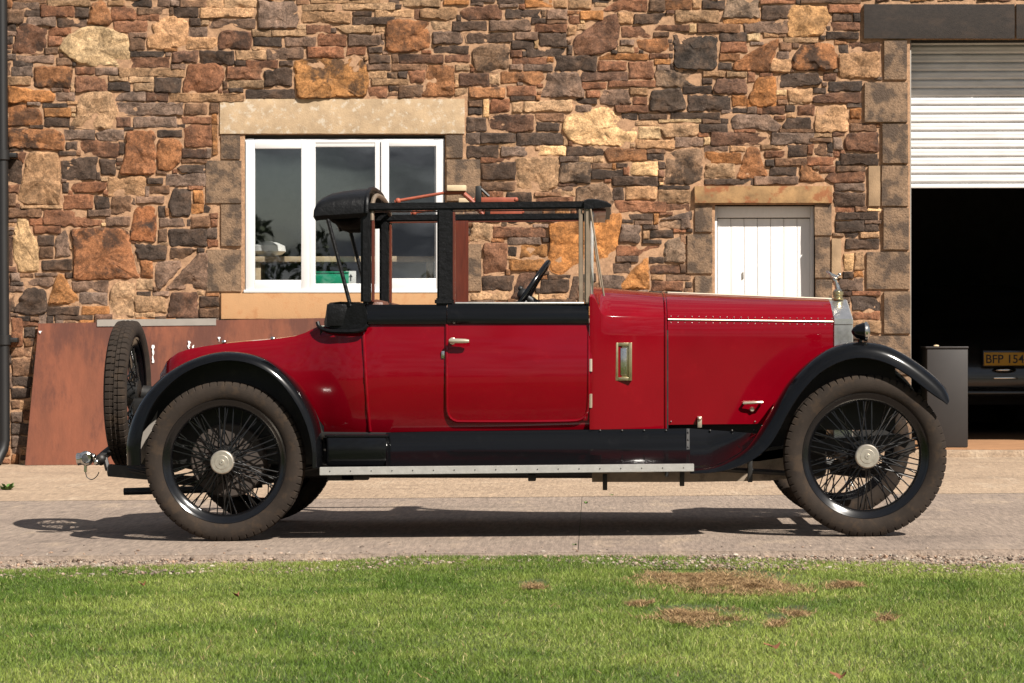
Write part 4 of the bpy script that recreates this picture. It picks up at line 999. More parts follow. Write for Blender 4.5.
e0, e1 = P(449, 340.8, hp.y - .04), P(469, 341.2, hp.y - .045); m.tube([e0, e0.lerp(e1, .2), e0.lerp(e1, .8), e1], [.009, .014, .0125, .009], 10)
m.obj('door_handle', M['cream'], doorn); mirror_mesh(m).obj('door_handle', M['cream'], doorf)
m = MB(); q = on_side(443, 354.7, .002); m.box(q.x - .008, q.y - .006, q.z - .019, q.x + .008, q.y + .01, q.z + .019, .002); both(m, 'door_striker', M['chrome'])
for y0, y1 in ((325, 336), (359, 371.5), (394, 407.5)):
    m = MB(); a_, b2 = on_side(590.6, y0, .006), on_side(590.6, y1, .006); m.tube([a_, b2], .009, 8); m.obj('hinge', M['cream'], doorn); mirror_mesh(m).obj('hinge', M['cream'], doorf)

# ---- cowl and bonnet
def shell(stations, n_side=7):
    """stations: px, half width, bottom py, shoulder py, top py (centre line)"""
    rows = []
    for px, w_, pb, ps, pt in stations:
        y = CYc - w_; zb, zs = P(px, pb, y).z, P(px, ps, y).z; zt = P(px, pt, CYc).z; x = P(px, 350, y).x
        near = []
        for k in range(n_side):
            t = k / (n_side - 1); near.append((y + .004 * (1 - t) ** 2, zb + (zs - zb) * t))
        hgt = zt - zs
        for s, f in ((.985, .07), (.95, .18), (.88, .34), (.78, .53), (.66, .70), (.50, .84), (.32, .935), (.14, .985), (0, 1)): near.append((CYc - w_ * s, zs + hgt * f))
        row = [(x, yy, zz) for yy, zz in near] + [(x, 2 * CYc - yy, zz) for yy, zz in near[-2::-1]]
        rows.append(row)
    return rows
cw = [(589.6, .598, 429.6, 297, 287), (592.2, .600, 429.5, 297, 287), (595, .597, 429.5, 299, 287), (598, .594, 429.5, 306, 287.2), (601, .590, 429.4, 313, 287.6), (605, .585, 429.4, 316.5, 288), (612, .575, 429.3, 317, 288.5), (630, .545, 429, 317.4, 290), (648, .51, 428.8, 317.8, 291.6), (664, .472, 428.6, 318.2, 293)]
m = MB(); r = shell(cw); m.grid(r); m.poly(r[0]); m.obj('cowl', M['red'], car, ang=40)
bn = [(667.6, .462, 424.8, 319.2, 293.2), (690, .442, 424.5, 319.5, 294), (720, .414, 424.2, 320, 295.2), (750, .386, 424, 320.4, 296.4), (780, .357, 423, 320.8, 297.6), (810, .328, 423, 321.2, 298.7), (833, .305, 423, 321.5, 299.6)]
m = MB(); r = shell(bn); m.grid(r); m.poly(r[-1]); m.poly(r[0]); bon = m.obj('bonnet', M['red'], car, ang=40)
jn = [(664, .468, 428.6, 318.6, 293.6), (667.6, .458, 424.8, 319.6, 293.8)]
m = MB(); m.grid(shell(jn)); m.obj('bonnet_gap', M['black'], car)
bead = [Vector(v) for v in shell([(665.6, .472, 428.6, 318, 292.8)])[0]]
m = MB(); m.tube(bead, .007, 6); m.obj('cowl_bead', M['red'], car)
def bw(px): return interp(px, [(s[0], s[1]) for s in bn])
m = MB(); pts = [P(px, interp(px, [(668, 319.4), (833, 321.7)]), CYc - bw(px) - .002) for px in range(668, 834, 11)]; m.tube(pts, .0042, 6)
m2 = MB()
for px in range(671, 833, 7):
    for dy in (-3.2, 3.0):
        m2.ball(P(px, interp(px, [(668, 319.4), (833, 321.7)]) + dy, CYc - bw(px) + (.007 if dy < 0 else 0)), .0030, 4)
    if px % 12 == 11: m2.ball(P(px, 421.5, CYc - bw(px) - .001), .004, 4)
for side, f in ((1, lambda q: q), (-1, mirror_mesh)):
    h_ = f(m).obj('bonnet_hinge', M['cream'], bon); f(m2).obj('rivets', M['chrome'], bon)
m = MB(); m.tube([P(px, interp(px, [(667, 293), (833, 299.4)]), CYc) + Vector((0, 0, .002)) for px in (667.6, 720, 780, 833)], .006, 6); m.obj('centre_hinge', M['cream'], bon)
m = MB(); y = CYc - bw(750) - .03; m.tube([P(744, 403, y + .03), P(744, 403.2, y), P(747, 403, y - .004), P(759, 402.4, y - .004), P(762, 402.4, y), P(762, 402, y + .03)], .007, 8); both(m, 'bonnet_handle', M['cream'], bon)
m = MB(); q = P(752, 409.5, CYc - bw(752)); m.lathe([(0, .014), (-.008, .014), (-.016, .009), (-.016, .001)], q, (0, 1, 0), 12); both(m, 'bonnet_catch', M['cream'], bon)
m = MB(); q = P(699.5, 422, CYc - bw(700)); m.box(q.x - .012, q.y - .02, q.z - .03, q.x + .012, q.y, q.z + .03, .005); m.ball(P(699.5, 418.5, q.y - .02), .012, 6); both(m, 'bonnet_clip', M['cream'], bon)
# scuttle vent with brass frame
wv = interp(623.5, [(s[0], s[1]) for s in cw]); y = CYc - wv - .006
m = MB()
for q in ((615, 342.6, 618.2, 380.6), (628.6, 342.6, 632, 380.6), (618.2, 342.6, 628.6, 346), (618.2, 377.2, 628.6, 380.6)): pbox(m, *q, y - .006, y + .03, .002)
vt = m.obj('scuttle_vent', M['brass'], car)
m = MB(); pbox(m, 618, 345.5, 629, 377.5, y + .004, y + .02, .001); m.obj('vent_flap', M['brass'], vt)
m = MB(); pbox(m, 620.5, 348, 626.8, 375, y - .002, y + .012, .003); m.obj('vent_glass', M['chrome'], vt)
mirror_mesh(MB()).obj
# ---- radiator
yr0 = CYc - .300
rx0, rx1 = P(833.6, 320, yr0).x, P(853.2, 320, yr0).x
zb, zs, zt = P(840, 440, yr0).z, P(840, 325, yr0).z, P(840, 319, yr0).z; za = P(842, 299.6, CYc).z
def rsec(x, gr=0.0, dz=0): return [(x, yr0 + gr, zb), (x, yr0 + gr, zs), (x, yr0 + gr - .004, zs + .004), (x, yr0 + gr - .004, zt + dz), (x, yr0 + .02 + gr, zt + .012 + dz), (x, CYc, za + dz), (x, 2 * CYc - yr0 - .02 - gr, zt + .012 + dz), (x, 2 * CYc - yr0 + .004 - gr, zt + dz), (x, 2 * CYc - yr0 + .004 - gr, zs + .004), (x, 2 * CYc - yr0 - gr, zs), (x, 2 * CYc - yr0 - gr, zb)]
m = MB(); xs_ = [rx0, rx0 + .004, rx1 - .006, rx1]; rr = [rsec(rx0, .004, -.004), rsec(rx0 + .004), rsec(rx1 - .006), rsec(rx1, .006, -.006)]
m.grid(rr); m.poly(rr[0]); inner_f = [(rx1 - .002, CYc + (v[1] - CYc) * .86, zb + (v[2] - zb) * .90) for v in rr[-1]]
m.grid([rr[-1], inner_f]); rad = m.obj('radiator_shell', M['radiator'], car, ang=20)
m = MB(); m.poly([(rx1 - .012, v[1], v[2]) for v in inner_f])
for k in range(22):
    yy = yr0 + .045 + (.51) * k / 21; m.box(rx1 - .012, yy - .004, zb + .01, rx1 - .003, yy + .004, zs - .03)
m.obj('radiator_grille', M['chrome'], rad, smooth=False)
m = MB(); cap = Vector((P(838, 296, CYc).x, CYc, za - .004)); m.lathe([(0, .030), (.008, .031), (.012, .024), (.026, .024), (.03, .029), (.045, .029), (.05, .02), (.052, .001)], cap, (0, 0, 1), 20); m.obj('radiator_cap', M['brass'], rad)
# small winged ornament: a leaning torso with swept back wings
m = MB(); q = lambda x, y: P(x, y, CYc)
m.lathe([(0, .022), (.006, .022), (.01, .014), (.022, .010)], cap + Vector((0, 0, .05)), (0, 0, 1), 14)
m.tube([q(838, 290), q(837, 286), q(835.6, 282), q(835.0, 279), q(836.6, 276.4), q(838.6, 275.6)], [.015, .013, .010, .012, .010, .006], 8); m.ball(q(839.6, 274.6), .010, 6)
for s in (-1, 1):
    rowa = [q(835.6, 276.5) + Vector((0, s * .008, 0)), q(831, 275.4) + Vector((0, s * .028, .004)), q(826.5, 273) + Vector((0, s * .040, .010))]
    m.tube(rowa, [.009, .008, .003], 6); m.tube([r_ + Vector((.004, s * .008, -.008)) for r_ in rowa], [.007, .007, .002], 6)
m.obj('bonnet_ornament', M['chrome'], rad, ang=60)
# ---- side lamp on the front wing
def lamp(y):
    c = P(860, 331.5, y); m = MB()
    a0 = P(851.3, 331.5, y).x; a1 = P(863.5, 331.5, y).x; a2 = P(867.8, 331.5, y).x; r = .047
    m.lathe([(a0 - c.x, .002), (a0 - c.x + .008, .018), (a0 - c.x + .026, .034), (a1 - c.x, .045), (a1 - c.x + .004, .047)], c, (1, 0, 0), 24); b_ = m
    n_ = MB(); n_.lathe([(a1 - c.x + .003, .047), (a1 - c.x + .006, .050), (a2 - c.x - .004, .049), (a2 - c.x, .044), (a2 - c.x + .002, .040)], c, (1, 0, 0), 24)
    g = MB(); g.lathe([(a2 - c.x, .042), (a2 - c.x + .008, .03), (a2 - c.x + .011, .001)], c, (1, 0, 0), 24)
    s_ = MB(); s_.tube([c + Vector((0, 0, -.04)), c + Vector((0, 0, -.085))], .011, 8)
    return b_, n_, g, s_
for f in (lambda q: q, mirror_mesh):
    b_, n_, g, s_ = lamp(-.03); lo = f(b_).obj('wing_lamp', M['black'], car); f(n_).obj('lamp_rim', M['chrome'], lo); f(g).obj('lamp_glass', M['glass_dark'], lo); f(s_).obj('lamp_stem', M['black'], lo)

# ---- running board, valance, battery box
yo = -.114
x0, x1 = P(319.5, 470, yo).x, P(694, 468, yo).x
def zl(px, py, y): return P(px, py, y).z
m = MB(); A0, A1 = P(319.5, 467.3, yo), P(694, 463.8, yo); B0, B1 = P(319.5, 475.3, yo), P(694, 471.5, yo)
def sweep2(a0, a1, b0, b1, y0, y1, bev=.002):
    vs = [(a0.x, y0, a0.z), (a1.x, y0, a1.z), (b1.x, y0, b1.z), (b0.x, y0, b0.z), (a0.x, y1, a0.z), (a1.x, y1, a1.z), (b1.x, y1, b1.z), (b0.x, y1, b0.z)]
    bm = bmesh.new(); V = [bm.verts.new(v) for v in vs]
    for f in ((0, 1, 2, 3), (4, 7, 6, 5), (0, 4, 5, 1), (1, 5, 6, 2), (2, 6, 7, 3), (3, 7, 4, 0)): bm.faces.new([V[i] for i in f])
    if bev: bmesh.ops.bevel(bm, geom=bm.edges[:], offset=bev, segments=2, affect='EDGES')
    return bm
m.bm(sweep2(A0, A1, B0, B1, yo, yo + .03)); rbs = both(m, 'running_board', M['alu'])
m = MB(); m.bm(sweep2(A0 + Vector((0, 0, -.006)), A1 + Vector((0, 0, -.006)), B0 + Vector((0, 0, .012)), B1 + Vector((0, 0, .012)), yo + .031, .16)); m.obj('running_board_top', M['black'], rbs[0]); mirror_mesh(m).obj('running_board_top', M['black'], rbs[1])
m = MB()
for k in range(18):
    t = (k + .5) / 18; p = A0.lerp(A1, t).lerp(B0.lerp(B1, t), .5); m.ball((p.x, yo - .001, p.z), .0032, 4)
m.obj('screws', M['iron'], rbs[0])
rows = []
for k in range(25):
    px = 386 + (690 - 386) * k / 24; tp = interp(px, [(322, 434), (440, 431.5), (592, 429.8), (668, 428.6), (700, 428.2)]); bp_ = interp(px, [(319.5, 467.6), (694, 464)]); r = []
    for f, yy in ((0, .125), (.12, .122), (.3, .112), (.48, .094), (.62, .066), (.74, .03), (.85, -.012), (.93, -.046), (1, -.08)):
        q = P(px, tp + (bp_ - tp) * f, yy); r.append(q)
    rows.append(r)
m = MB(); m.grid(rows); both(m, 'valance', M['black'], ang=60)
m = MB(); rows = []
for k in range(13):
    px = 688 + (757 - 688) * k / 12; tp = 428.4 + .7 * k / 12 * 10; tp = interp(px, [(688, 428.2), (757, 433.5)]); bp_ = interp(px, [(688, 466), (712, 465.5), (730, 459), (745, 449), (757, 435)]); r = []
    for f, yy in ((0, .19), (.25, .17), (.5, .13), (.75, .07), (1, -.0)): r.append(P(px, tp + (bp_ - tp) * f, yy))
    rows.append(r)
m.grid(rows); both(m, 'wing_apron', M['black'], ang=60)
m = MB(); rows = [[P(686.6, 428.6 + 37 * f, yy - .006) for f, yy in ((0, .125), (.3, .105), (.5, .088), (.75, .048), (1, -.03))], [P(689.6, 428.6 + 37 * f, yy - .006) for f, yy in ((0, .125), (.3, .105), (.5, .088), (.75, .048), (1, -.03))]]; m.grid(rows)
for f, yy in ((.1, .118), (.3, .105), (.5, .088), (.7, .055), (.9, .0)): m.ball(P(688.2, 428.6 + 37 * f, yy - .008), .005, 4)
for px in range(600, 760, 22): m.ball(P(px, 430.5, .12 if px < 690 else .18), .006, 4)
both(m, 'joint_strip', M['iron'])
m = MB(); a_ = P(326, 466.5, .0); b_ = P(386.5, 436.5, .0); m.box(a_.x, .0, a_.z, b_.x, .12, b_.z, .012); bb = both(m, 'battery_box', M['black'])
m = MB(); m.box(a_.x - .006, -.004, b_.z - .004, b_.x + .006, .12, b_.z + .008, .003); m.obj('box_lid', M['black'], bb[0]); mirror_mesh(m).obj('box_lid', M['black'], bb[1])

# ---- chassis
m = MB(); ch = [(108, 470.5), (150, 474), (180, 462), (250, 455), (330, 462), (420, 464), (600, 463), (760, 455), (830, 445), (900, 440), (915, 447)]
yc0, yc1 = .30, .36
top = [P(x, y - 6, yc0) for x, y in ch]; bo = [P(x, y + 6, yc0) for x, y in ch]
m.grid([top, [(p.x, yc1, p.z) for p in top], [(p.x, yc1, p.z) for p in bo], bo], closeu=True); both(m, 'chassis_rail', M['iron'], smooth=False)
m = MB(); u = [P(592, 471, .30), P(690, 469, .30), P(742, 455, .30), P(788, 448, .30), P(792, 478, .30), P(770, 480.8, .30), P(690, 482, .30), P(592, 482, .30)]
for d in (0, .02): m.poly([Vector((p.x, p.y + d, p.z)) for p in (u if d else u[::-1])])
m.grid([u + [u[0]], [Vector((p.x, p.y + .02, p.z)) for p in u + [u[0]]]]); both(m, 'undertray', M['tray'], smooth=False)
m = MB()
for px, y0, y1 in ((605, 474, 490), (682, 472, 486), (750, 452, 482)):
    m = MB(); a_ = P(px, y0, .2); b_ = P(px, y1, .2); m.box(a_.x - .012, .18, b_.z, a_.x + .012, .22, a_.z, .003); m.obj('bracket', M['iron'], car)
for px, y0, y1 in ((341, 474, 480.5), (355, 474, 480), (532, 474, 481)):
    m = MB(); a_ = P(px, y0, .16); b_ = P(px, y1, .16); m.box(a_.x - (.07 if px < 400 else .02), .14, b_.z, a_.x + (.07 if px < 400 else .02), .22, a_.z, .004); m.obj('bracket', M['iron'], car)
m = MB(); m.tube([P(720, 469, .22), P(800, 474, .22)], .014, 8); both(m, 'drag_link', M['iron'])
m = MB(); m.tube([(hr.x, .1, hr.z), (hr.x, .5, hr.z), (hr.x, .92, hr.z), (hr.x, 1.32, hr.z)], .045, 12); m.ball((hr.x, CYc, hr.z), .15, 10); m.obj('rear_axle', M['iron'], car)
m = MB(); m.tube([(hf.x, .1, hf.z), (hf.x, .22, hf.z - .06), (hf.x, 1.2, hf.z - .06), (hf.x, 1.32, hf.z)], .03, 10); m.obj('front_axle', M['iron'], car)
def spring(pts, y, m):
    for k in range(4):
        pp_ = [P(x, yy + k * 2.2, y) for x, yy in pts]; kk = pp_[k // 2:len(pp_) - k // 2] if k > 1 else pp_
        for a_, b_ in zip(kk, kk[1:]): m.tube([a_, b_], .010, 6)
m = MB(); spring([(128, 468), (170, 476), (224, 480), (280, 474), (330, 462)], .25, m); both(m, 'leaf_spring', M['iron']); m = MB(); spring([(790, 455), (830, 466), (866, 470), (890, 462), (915, 447)], .30, m); both(m, 'leaf_spring', M['iron'])
m = MB(); m.tube([P(262, 484, .95), P(200, 489.5, .95), P(124, 491.5, .95)], .020, 12); m.obj('exhaust_pipe', M['iron'], car)
m = MB(); m.box(P(300, 470, .5).x, .40, P(300, 477, .5).z, P(660, 470, .5).x, 1.02, P(300, 440, .5).z, .03); m.box(P(660, 470, .5).x, .44, P(300, 476, .5).z, P(826, 470, .5).x, .98, P(300, 345, .5).z, .03); m.obj('engine', M['iron'], car)
m = MB(); m.box(P(665, 400, .3).x, .24, P(665, 476, .3).z, P(668, 400, .3).x, 1.18, P(665, 330, .3).z); m.obj('firewall', M['iron'], car)
# spare wheel carrier, rear lamp, towing bracket
m = MB(); m.tube([P(97, 461, .45), P(104, 455, .46), P(130, 436, .5), P(150, 426, .55)], [.02, .024, .028, .028], 8)
m.tube([P(108, 471, .42), P(150, 470, .42)], .028, 8); m.tube([P(104, 455, .46), P(108, 470, .44)], .016, 6); m.ball(P(101, 459, .45), .030, 8); m.box(spx.x + .04, .6, spx.z - .12, spx.x + .30, .82, spx.z - .02, .02)
m.tube([(spx.x + .08, CYc, spx.z), (spx.x + .5, CYc, spx.z - .05)], .05, 10); m.tube([P(101, 462, .45), P(101, 462, .95)], .02, 8)
for t in (.2, .45, .7, .9):
    m.ball(P(104 + 26 * t, 455 - 19 * t, .44), .010, 5)
sc_ = m.obj('spare_carrier', M['iron'], car)
m = MB(); q = lambda x, y: P(x, y, .40)
c = q(86.3, 458.3); m.lathe([(.03, .002), (.028, .026), (.012, .040), (-.012, .040), (-.028, .034), (-.032, .026), (-.026, .022), (-.024, .001)], c, (-.25, 1, 0), 22)
m.lathe([(-.05, .028), (-.046, .034), (.0, .03)], c, (1, 0, 0.1), 18, cap=True); m.tube([q(85.5, 464), q(85.5, 472)], .009, 8); m.ball(q(93, 457), .02, 6); m.ball(q(96.5, 462), .018, 6)
rl_ = m.obj('tail_lamp', M['chrome'], car)
m = MB(); m.lathe([(-.036, .001), (-.034, .020), (-.020, .022)], c, (.25, 1, 0), 16); m.obj('lamp_lens', M['glass_dark'], rl_)
m = MB(); m.tube(catmull([q(85.5, 471), q(87, 477), q(92, 479.5), q(97, 476), q(99, 472)], 14), .0028, 5); m.obj('lamp_cable', M['iron'], rl_)

# ---- roof frame
yp = CYc - .585
def post(x0, x1, y0, y1, m, y=yp, dep=.05, bev=.006, lean=0):
    a0, a1, b0, b1 = P(x0, y0, y), P(x1, y0, y), P(x0 + lean, y1, y), P(x1 + lean, y1, y); m.bm(sweep2(a0, a1, b0, b1, y, y + dep, bev))
m = MB(); a0, a1, b0, b1 = P(352, 203.0, yp), P(588, 201, yp), P(352, 210.6, yp), P(588, 208.4, yp); m.bm(sweep2(a0, a1, b0, b1, yp, yp + .06, .008)); rails = both(m, 'roof_rail', M['leather'])
m = MB(); m.bm(sweep2(b0 + Vector((.1, 0, -.001)), b1 + Vector((0, 0, -.001)), b0 + Vector((.1, 0, -.008)), b1 + Vector((0, 0, -.008)), yp + .045, yp + .058, .002)); m.obj('rail_lining', M['wood'], rails[0]); mirror_mesh(m).obj('rail_lining', M['wood'], rails[1])
m = MB(); post(360.5, 370.3, 209, 304, m, dep=.07, bev=.012); cp = both(m, 'rear_pillar', M['leather'])
m = MB(); post(371.5, 374, 214, 302, m, y=yp + .02, dep=.045, bev=.002); m.obj('pillar_lining', M['wood'], cp[0]); mirror_mesh(m).obj('pillar_lining', M['wood'], cp[1])
m = MB(); post(437, 452.5, 208, 300, m, dep=.05, bev=.010); p0 = P(436, 303, yp); post(434.6, 453.8, 298, 304.8, m, y=yp - .012, dep=.08, bev=.008); bp = both(m, 'centre_pillar', M['leather'])
m = MB(); post(438.5, 453.2, 210, 303, m, y=yp + .053, dep=.018, bev=.002); post(452.6, 455, 212, 303, m, y=yp + .01, dep=.035, bev=.002); m.obj('pillar_lining', M['wood'], bp[0])
m = MB(); post(437.6, 458, 210, 303, m, y=yp + .053, dep=.018, bev=.002); mirror_mesh(m).obj('pillar_lining', M['wood'], bp[1])
m = MB(); post(578.6, 582.6, 209, 303, m, y=yp + .004, dep=.05, bev=.003); post(584.4, 590, 206, 304, m, y=yp - .006, dep=.045, bev=.008); ap = both(m, 'windscreen_pillar', M['tan_metal'])
m = MB(); m.tube([P(590.6, 209, yp - .01), P(597.5, 255, yp - .01), P(604, 296, yp - .01)], .005, 8); both(m, 'windscreen_stay', M['tan_metal'])
# header / peak across the front
m = MB(); rows = []
for k in range(13):
    s = -1 + 2 * k / 12; yy = CYc + s * .60; cr_ = .03 * (1 - s * s); sec = []
    for px, py in ((584, 201), (588, 199.4), (597, 199.8), (606, 202), (611.5, 205), (611.2, 207), (600, 207.6), (588, 209), (584, 208.6)):
        q = P(px, py, CYc - .60); sec.append((q.x, yy, q.z + cr_))
    rows.append(sec)
m.grid(rows, closev=True); m.poly(rows[0]); m.poly(rows[-1][::-1]); hd = m.obj('roof_peak', M['leather'], car, ang=50)
m = MB(); q0, q1 = P(588, 209, CYc - .5), P(606, 212, CYc - .5); m.box(q0.x, CYc - .56, q1.z, q1.x, CYc + .56, q0.z - .004, .004); m.obj('header_rail', M['wood'], hd)
# windscreen frame
m = MB(); xw = P(592, 300, CYc).x; zA, zB = P(590, 300, CYc - .55).z, P(590, 211, CYc - .55).z
for q in ((CYc - .55, CYc - .535), (CYc + .535, CYc + .55)): m.box(xw - .008, q[0], zA, xw + .008, q[1], zB, .002)
for z in (zA, zB - .015): m.box(xw - .008, CYc - .535, z, xw + .008, CYc + .535, z + .015, .002)
wf = m.obj('windscreen', M['alu'], car); m = MB(); m.box(xw - .002, CYc - .535, zA + .015, xw + .002, CYc + .535, zB - .015); m.obj('windscreen_glass', M['glass'], wf, smooth=False)
# rear canopy
can = [(365.5, 191, 206, 213), (352, 191.8, 206, 213.5), (338, 193.6, 206, 214.5), (327, 196, 207, 215), (320, 199.8, 208, 215.5), (315.5, 203.5, 210, 216), (313.6, 210, 213, 216.5), (313.3, 216, 216.4, 217)]
rows = []; th = 19
for px, pc, pe, pl_ in can:
    ed = P(px, pe, CYc - .60); lo_ = P(px, pl_, CYc - .60); ce = P(px, pc, CYc); x = P(px, 210, CYc - .6).x; row = [(x, CYc - .60, lo_.z)]
    for k in range(th):
        a = PI * k / (th - 1); cc = math.cos(a); ss = math.sin(a)
        row.append((x + .02 * (1 - ss) * 0, CYc - .60 * math.copysign(abs(cc) ** .75, cc), ed.z + (ce.z - ed.z) * ss ** .8))
    row.append((x, CYc + .60, lo_.z)); rows.append(row)
m = MB(); m.grid(rows); inn = [[(v[0] + (.0 if i == 0 else .012), CYc + (v[1] - CYc) * .965, v[2] - .022) for v in r_] for i, r_ in enumerate(rows)]
m.grid(inn, flip=True); m.grid([rows[0], inn[0]]); m.grid([[r_[0] for r_ in rows], [r_[0] for r_ in inn]]); m.grid([[r_[-1] for r_ in rows], [r_[-1] for r_ in inn]])
m.grid([rows[-1], inn[-1]])
cn = m.obj('rear_canopy', M['leather'], car, ang=50)
hoop = [Vector(v) for v in rows[0]]; m = MB(); m.tube([v + Vector((.006, 0, 0)) for v in hoop], .012, 8); m.obj('canopy_hoop', M['leather'], cn)
m = MB(); m.tube([v * 1 + Vector((.03, 0, -.035)) for v in [Vector((a_[0], CYc + (a_[1] - CYc) * .93, a_[2])) for a_ in rows[0]]], .012, 8); m.obj('hoop_lining', M['tan_metal'], cn)
m = MB(); rows2 = []                             # folded back curtain hanging under the canopy
for k in range(21):
    s = -1 + 2 * k / 20; yy = CYc + s * .5; sag = .02 + .035 * math.cos(s * PI / 2) + .008 * math.sin(k * 1.9)
    c = P(344, 213.5, CYc - .5); rows2.append([(c.x + .085 * math.cos(a) , yy, c.z - sag * .6 + (.030 + .01 * math.sin(k * 1.3)) * math.sin(a)) for a in [2 * PI * j / 10 for j in range(10)]])
m.grid(rows2, closev=True); m.poly(rows2[0]); m.poly(rows2[-1][::-1]); M['cloth'] = mat('black_curtain_cloth', (.004, .004, .0042), .95, spec=.05)
m.obj('rolled_curtain', M['cloth'], cn, ang=60)
# hood sticks leaning from the canopy to the tail
m = MB(); a_ = P(327, 216, yp + .01); b_ = P(350.5, 306, yp + .01); m.tube([a_, b_], .0105, 8); both(m, 'hood_stick', M['leather'])
# hood well round the back of the body
m = MB(); rows = []
for k in range(15):
    s = -1 + 2 * k / 14; sec = []
    for px, py in ((366.5, 330), (366.8, 312), (364, 304), (356, 302), (340, 301.4), (324, 301.6), (321, 304), (319.4, 315), (317.8, 322), (318.4, 327), (324, 330.5), (340, 331.5)):
        q = P(px, py, CYc - .60); sec.append((q.x + (.05 * abs(s) ** 6 if px < 330 else 0), CYc + s * (hw(max(px, 318)) - .004), q.z + .006 * noise.noise(Vector((px * .1, k * .7, 1)))))
    rows.append(sec)
m.grid(rows, closev=True); m.poly(rows[0]); m.poly(rows[-1][::-1]); hw_ = m.obj('hood_well', M['leather'], car, ang=35)
m = MB(); m.tube(catmull([P(317.5, 322, CYc - .52), P(320, 327.5, CYc - .53), P(330, 331, CYc - .558), P(350, 331.5, CYc - .595), P(362, 330, CYc - .61), P(367.5, 325, CYc - .615)], 20), .011, 8); m.obj('hood_well_piping', M['leather'], hw_)
m = MB(); m.box(P(326, 327, CYc - .61).x, CYc - .572, P(326, 326, CYc - .57).z, P(350, 327, CYc - .57).x, CYc - .50, P(326, 304, CYc - .61).z, .003); m.obj('hood_well_flap', M['leather'], hw_)
# landau irons above the rails
def irons():
    y = yp + .03; r_ = lambda a, b_: P(a, b_, y)
    A = MB(); A.tube([r_(395, 202.2), r_(400, 200.4), r_(446, 192.6)], [.010, .008, .008], 8); A.ball(r_(398, 201), .016, 6); A.tube([r_(446, 192.6), r_(462, 192.2), r_(470.5, 199.5), r_(474, 203)], .013, 8)
    a_ = r_(474, 202.6); b_ = r_(516, 197.4); A.box(a_.x, y - .008, a_.z, b_.x, y + .012, b_.z, .002); A.ball(r_(515.8, 199.6), .013, 6)
    B = MB(); a_ = r_(447.3, 191.2); b_ = r_(466.2, 185.4); B.box(a_.x, y - .03, a_.z, b_.x, y + .05, b_.z, .003)
    C_ = MB(); a_ = r_(475.4, 202.4); b_ = r_(481.4, 186); C_.box(a_.x, y - .012, a_.z, b_.x, y + .016, b_.z, .004); C_.tube([r_(481, 189), r_(489, 196.5)], .008, 6)
    return A, B, C_
A, B, C_ = irons()
for f in (lambda q: q, mirror_mesh):
    h_ = f(A).obj('landau_iron', M['oxide'], car); f(B).obj('wood_block', M['palewood'], h_); f(C_).obj('iron_bracket', M['iron'], h_)
# steering wheel
ys = .42; c = P(525.5, 296.5, ys); tp_ = P(548.5, 262, ys); axis = (tp_ - c).normalized(); nrm = Vector((-axis.z, 0, axis.x)); nrm = nrm if nrm.x < 0 else -nrm
R_ = (tp_ - c).length; m = MB(); ring = [c + axis * R_ * math.cos(2 * PI * k / 40) + Vector((0, 1, 0)) * R_ * math.sin(2 * PI * k / 40) for k in range(40)]
rows = []
for k, p in enumerate(ring):
    ra = (p - c).normalized(); rows.append([p + (ra * math.cos(a) + nrm * math.sin(a)) * .0135 for a in [2 * PI * j / 10 for j in range(10)]])
m.grid(rows, closeu=True, closev=True); swh = m.obj('steering_wheel', M['rim'], car, ang=180)
m = MB()
for a in (.5, PI - .5, PI + .5, -.5):
    m.tube([c - nrm * .02, c + (axis * math.cos(a) + Vector((0, 1, 0)) * math.sin(a)) * R_], .008, 6)
m.ball(c + nrm * .012, .035, 8); m.ball(c + nrm * .045 + axis * .02, .014, 6); m.obj('spokes', M['iron'], swh)
m = MB(); m.tube([c, c - nrm * .9], .022, 10); m.obj('steering_column', M['iron'], swh)

# ------------------------------------------------------------------ gravel strip, grass, dry clippings, small plants and leaves
EDGE = [(-400, 578), (-60, 575), (0, 574), (90, 571), (170, 568), (260, 568), (340, 565), (390, 561), (450, 557.5), (560, 557), (640, 560), (760, 562), (830, 565), (900, 567), (960, 568), (1024, 568), (1200, 566), (1400, 566)]
def edge_y(px): return sinterp(px, EDGE)
def px_of(x, y): 
    v = Vector((x, y + D0)); c_, s_2 = math.cos(PSI), math.sin(PSI)
    u = (v.x * c_ + v.y * s_2) / (-v.x * s_2 + v.y * c_); return CX + u * FPX
def py_of(x, y, z): 
    v = Vector((x, y + D0)); d = -v.x * math.sin(PSI) + v.y * math.cos(PSI); return CY - (z - HC) / d * FPX
GV, GF, GC = [], [], []
ico = bmesh.new(); bmesh.ops.create_icosphere(ico, subdivisions=1, radius=1); iv = [v.co.copy() for v in ico.verts]; if_ = [[v.index for v in f.verts] for f in ico.faces]; ico.free()
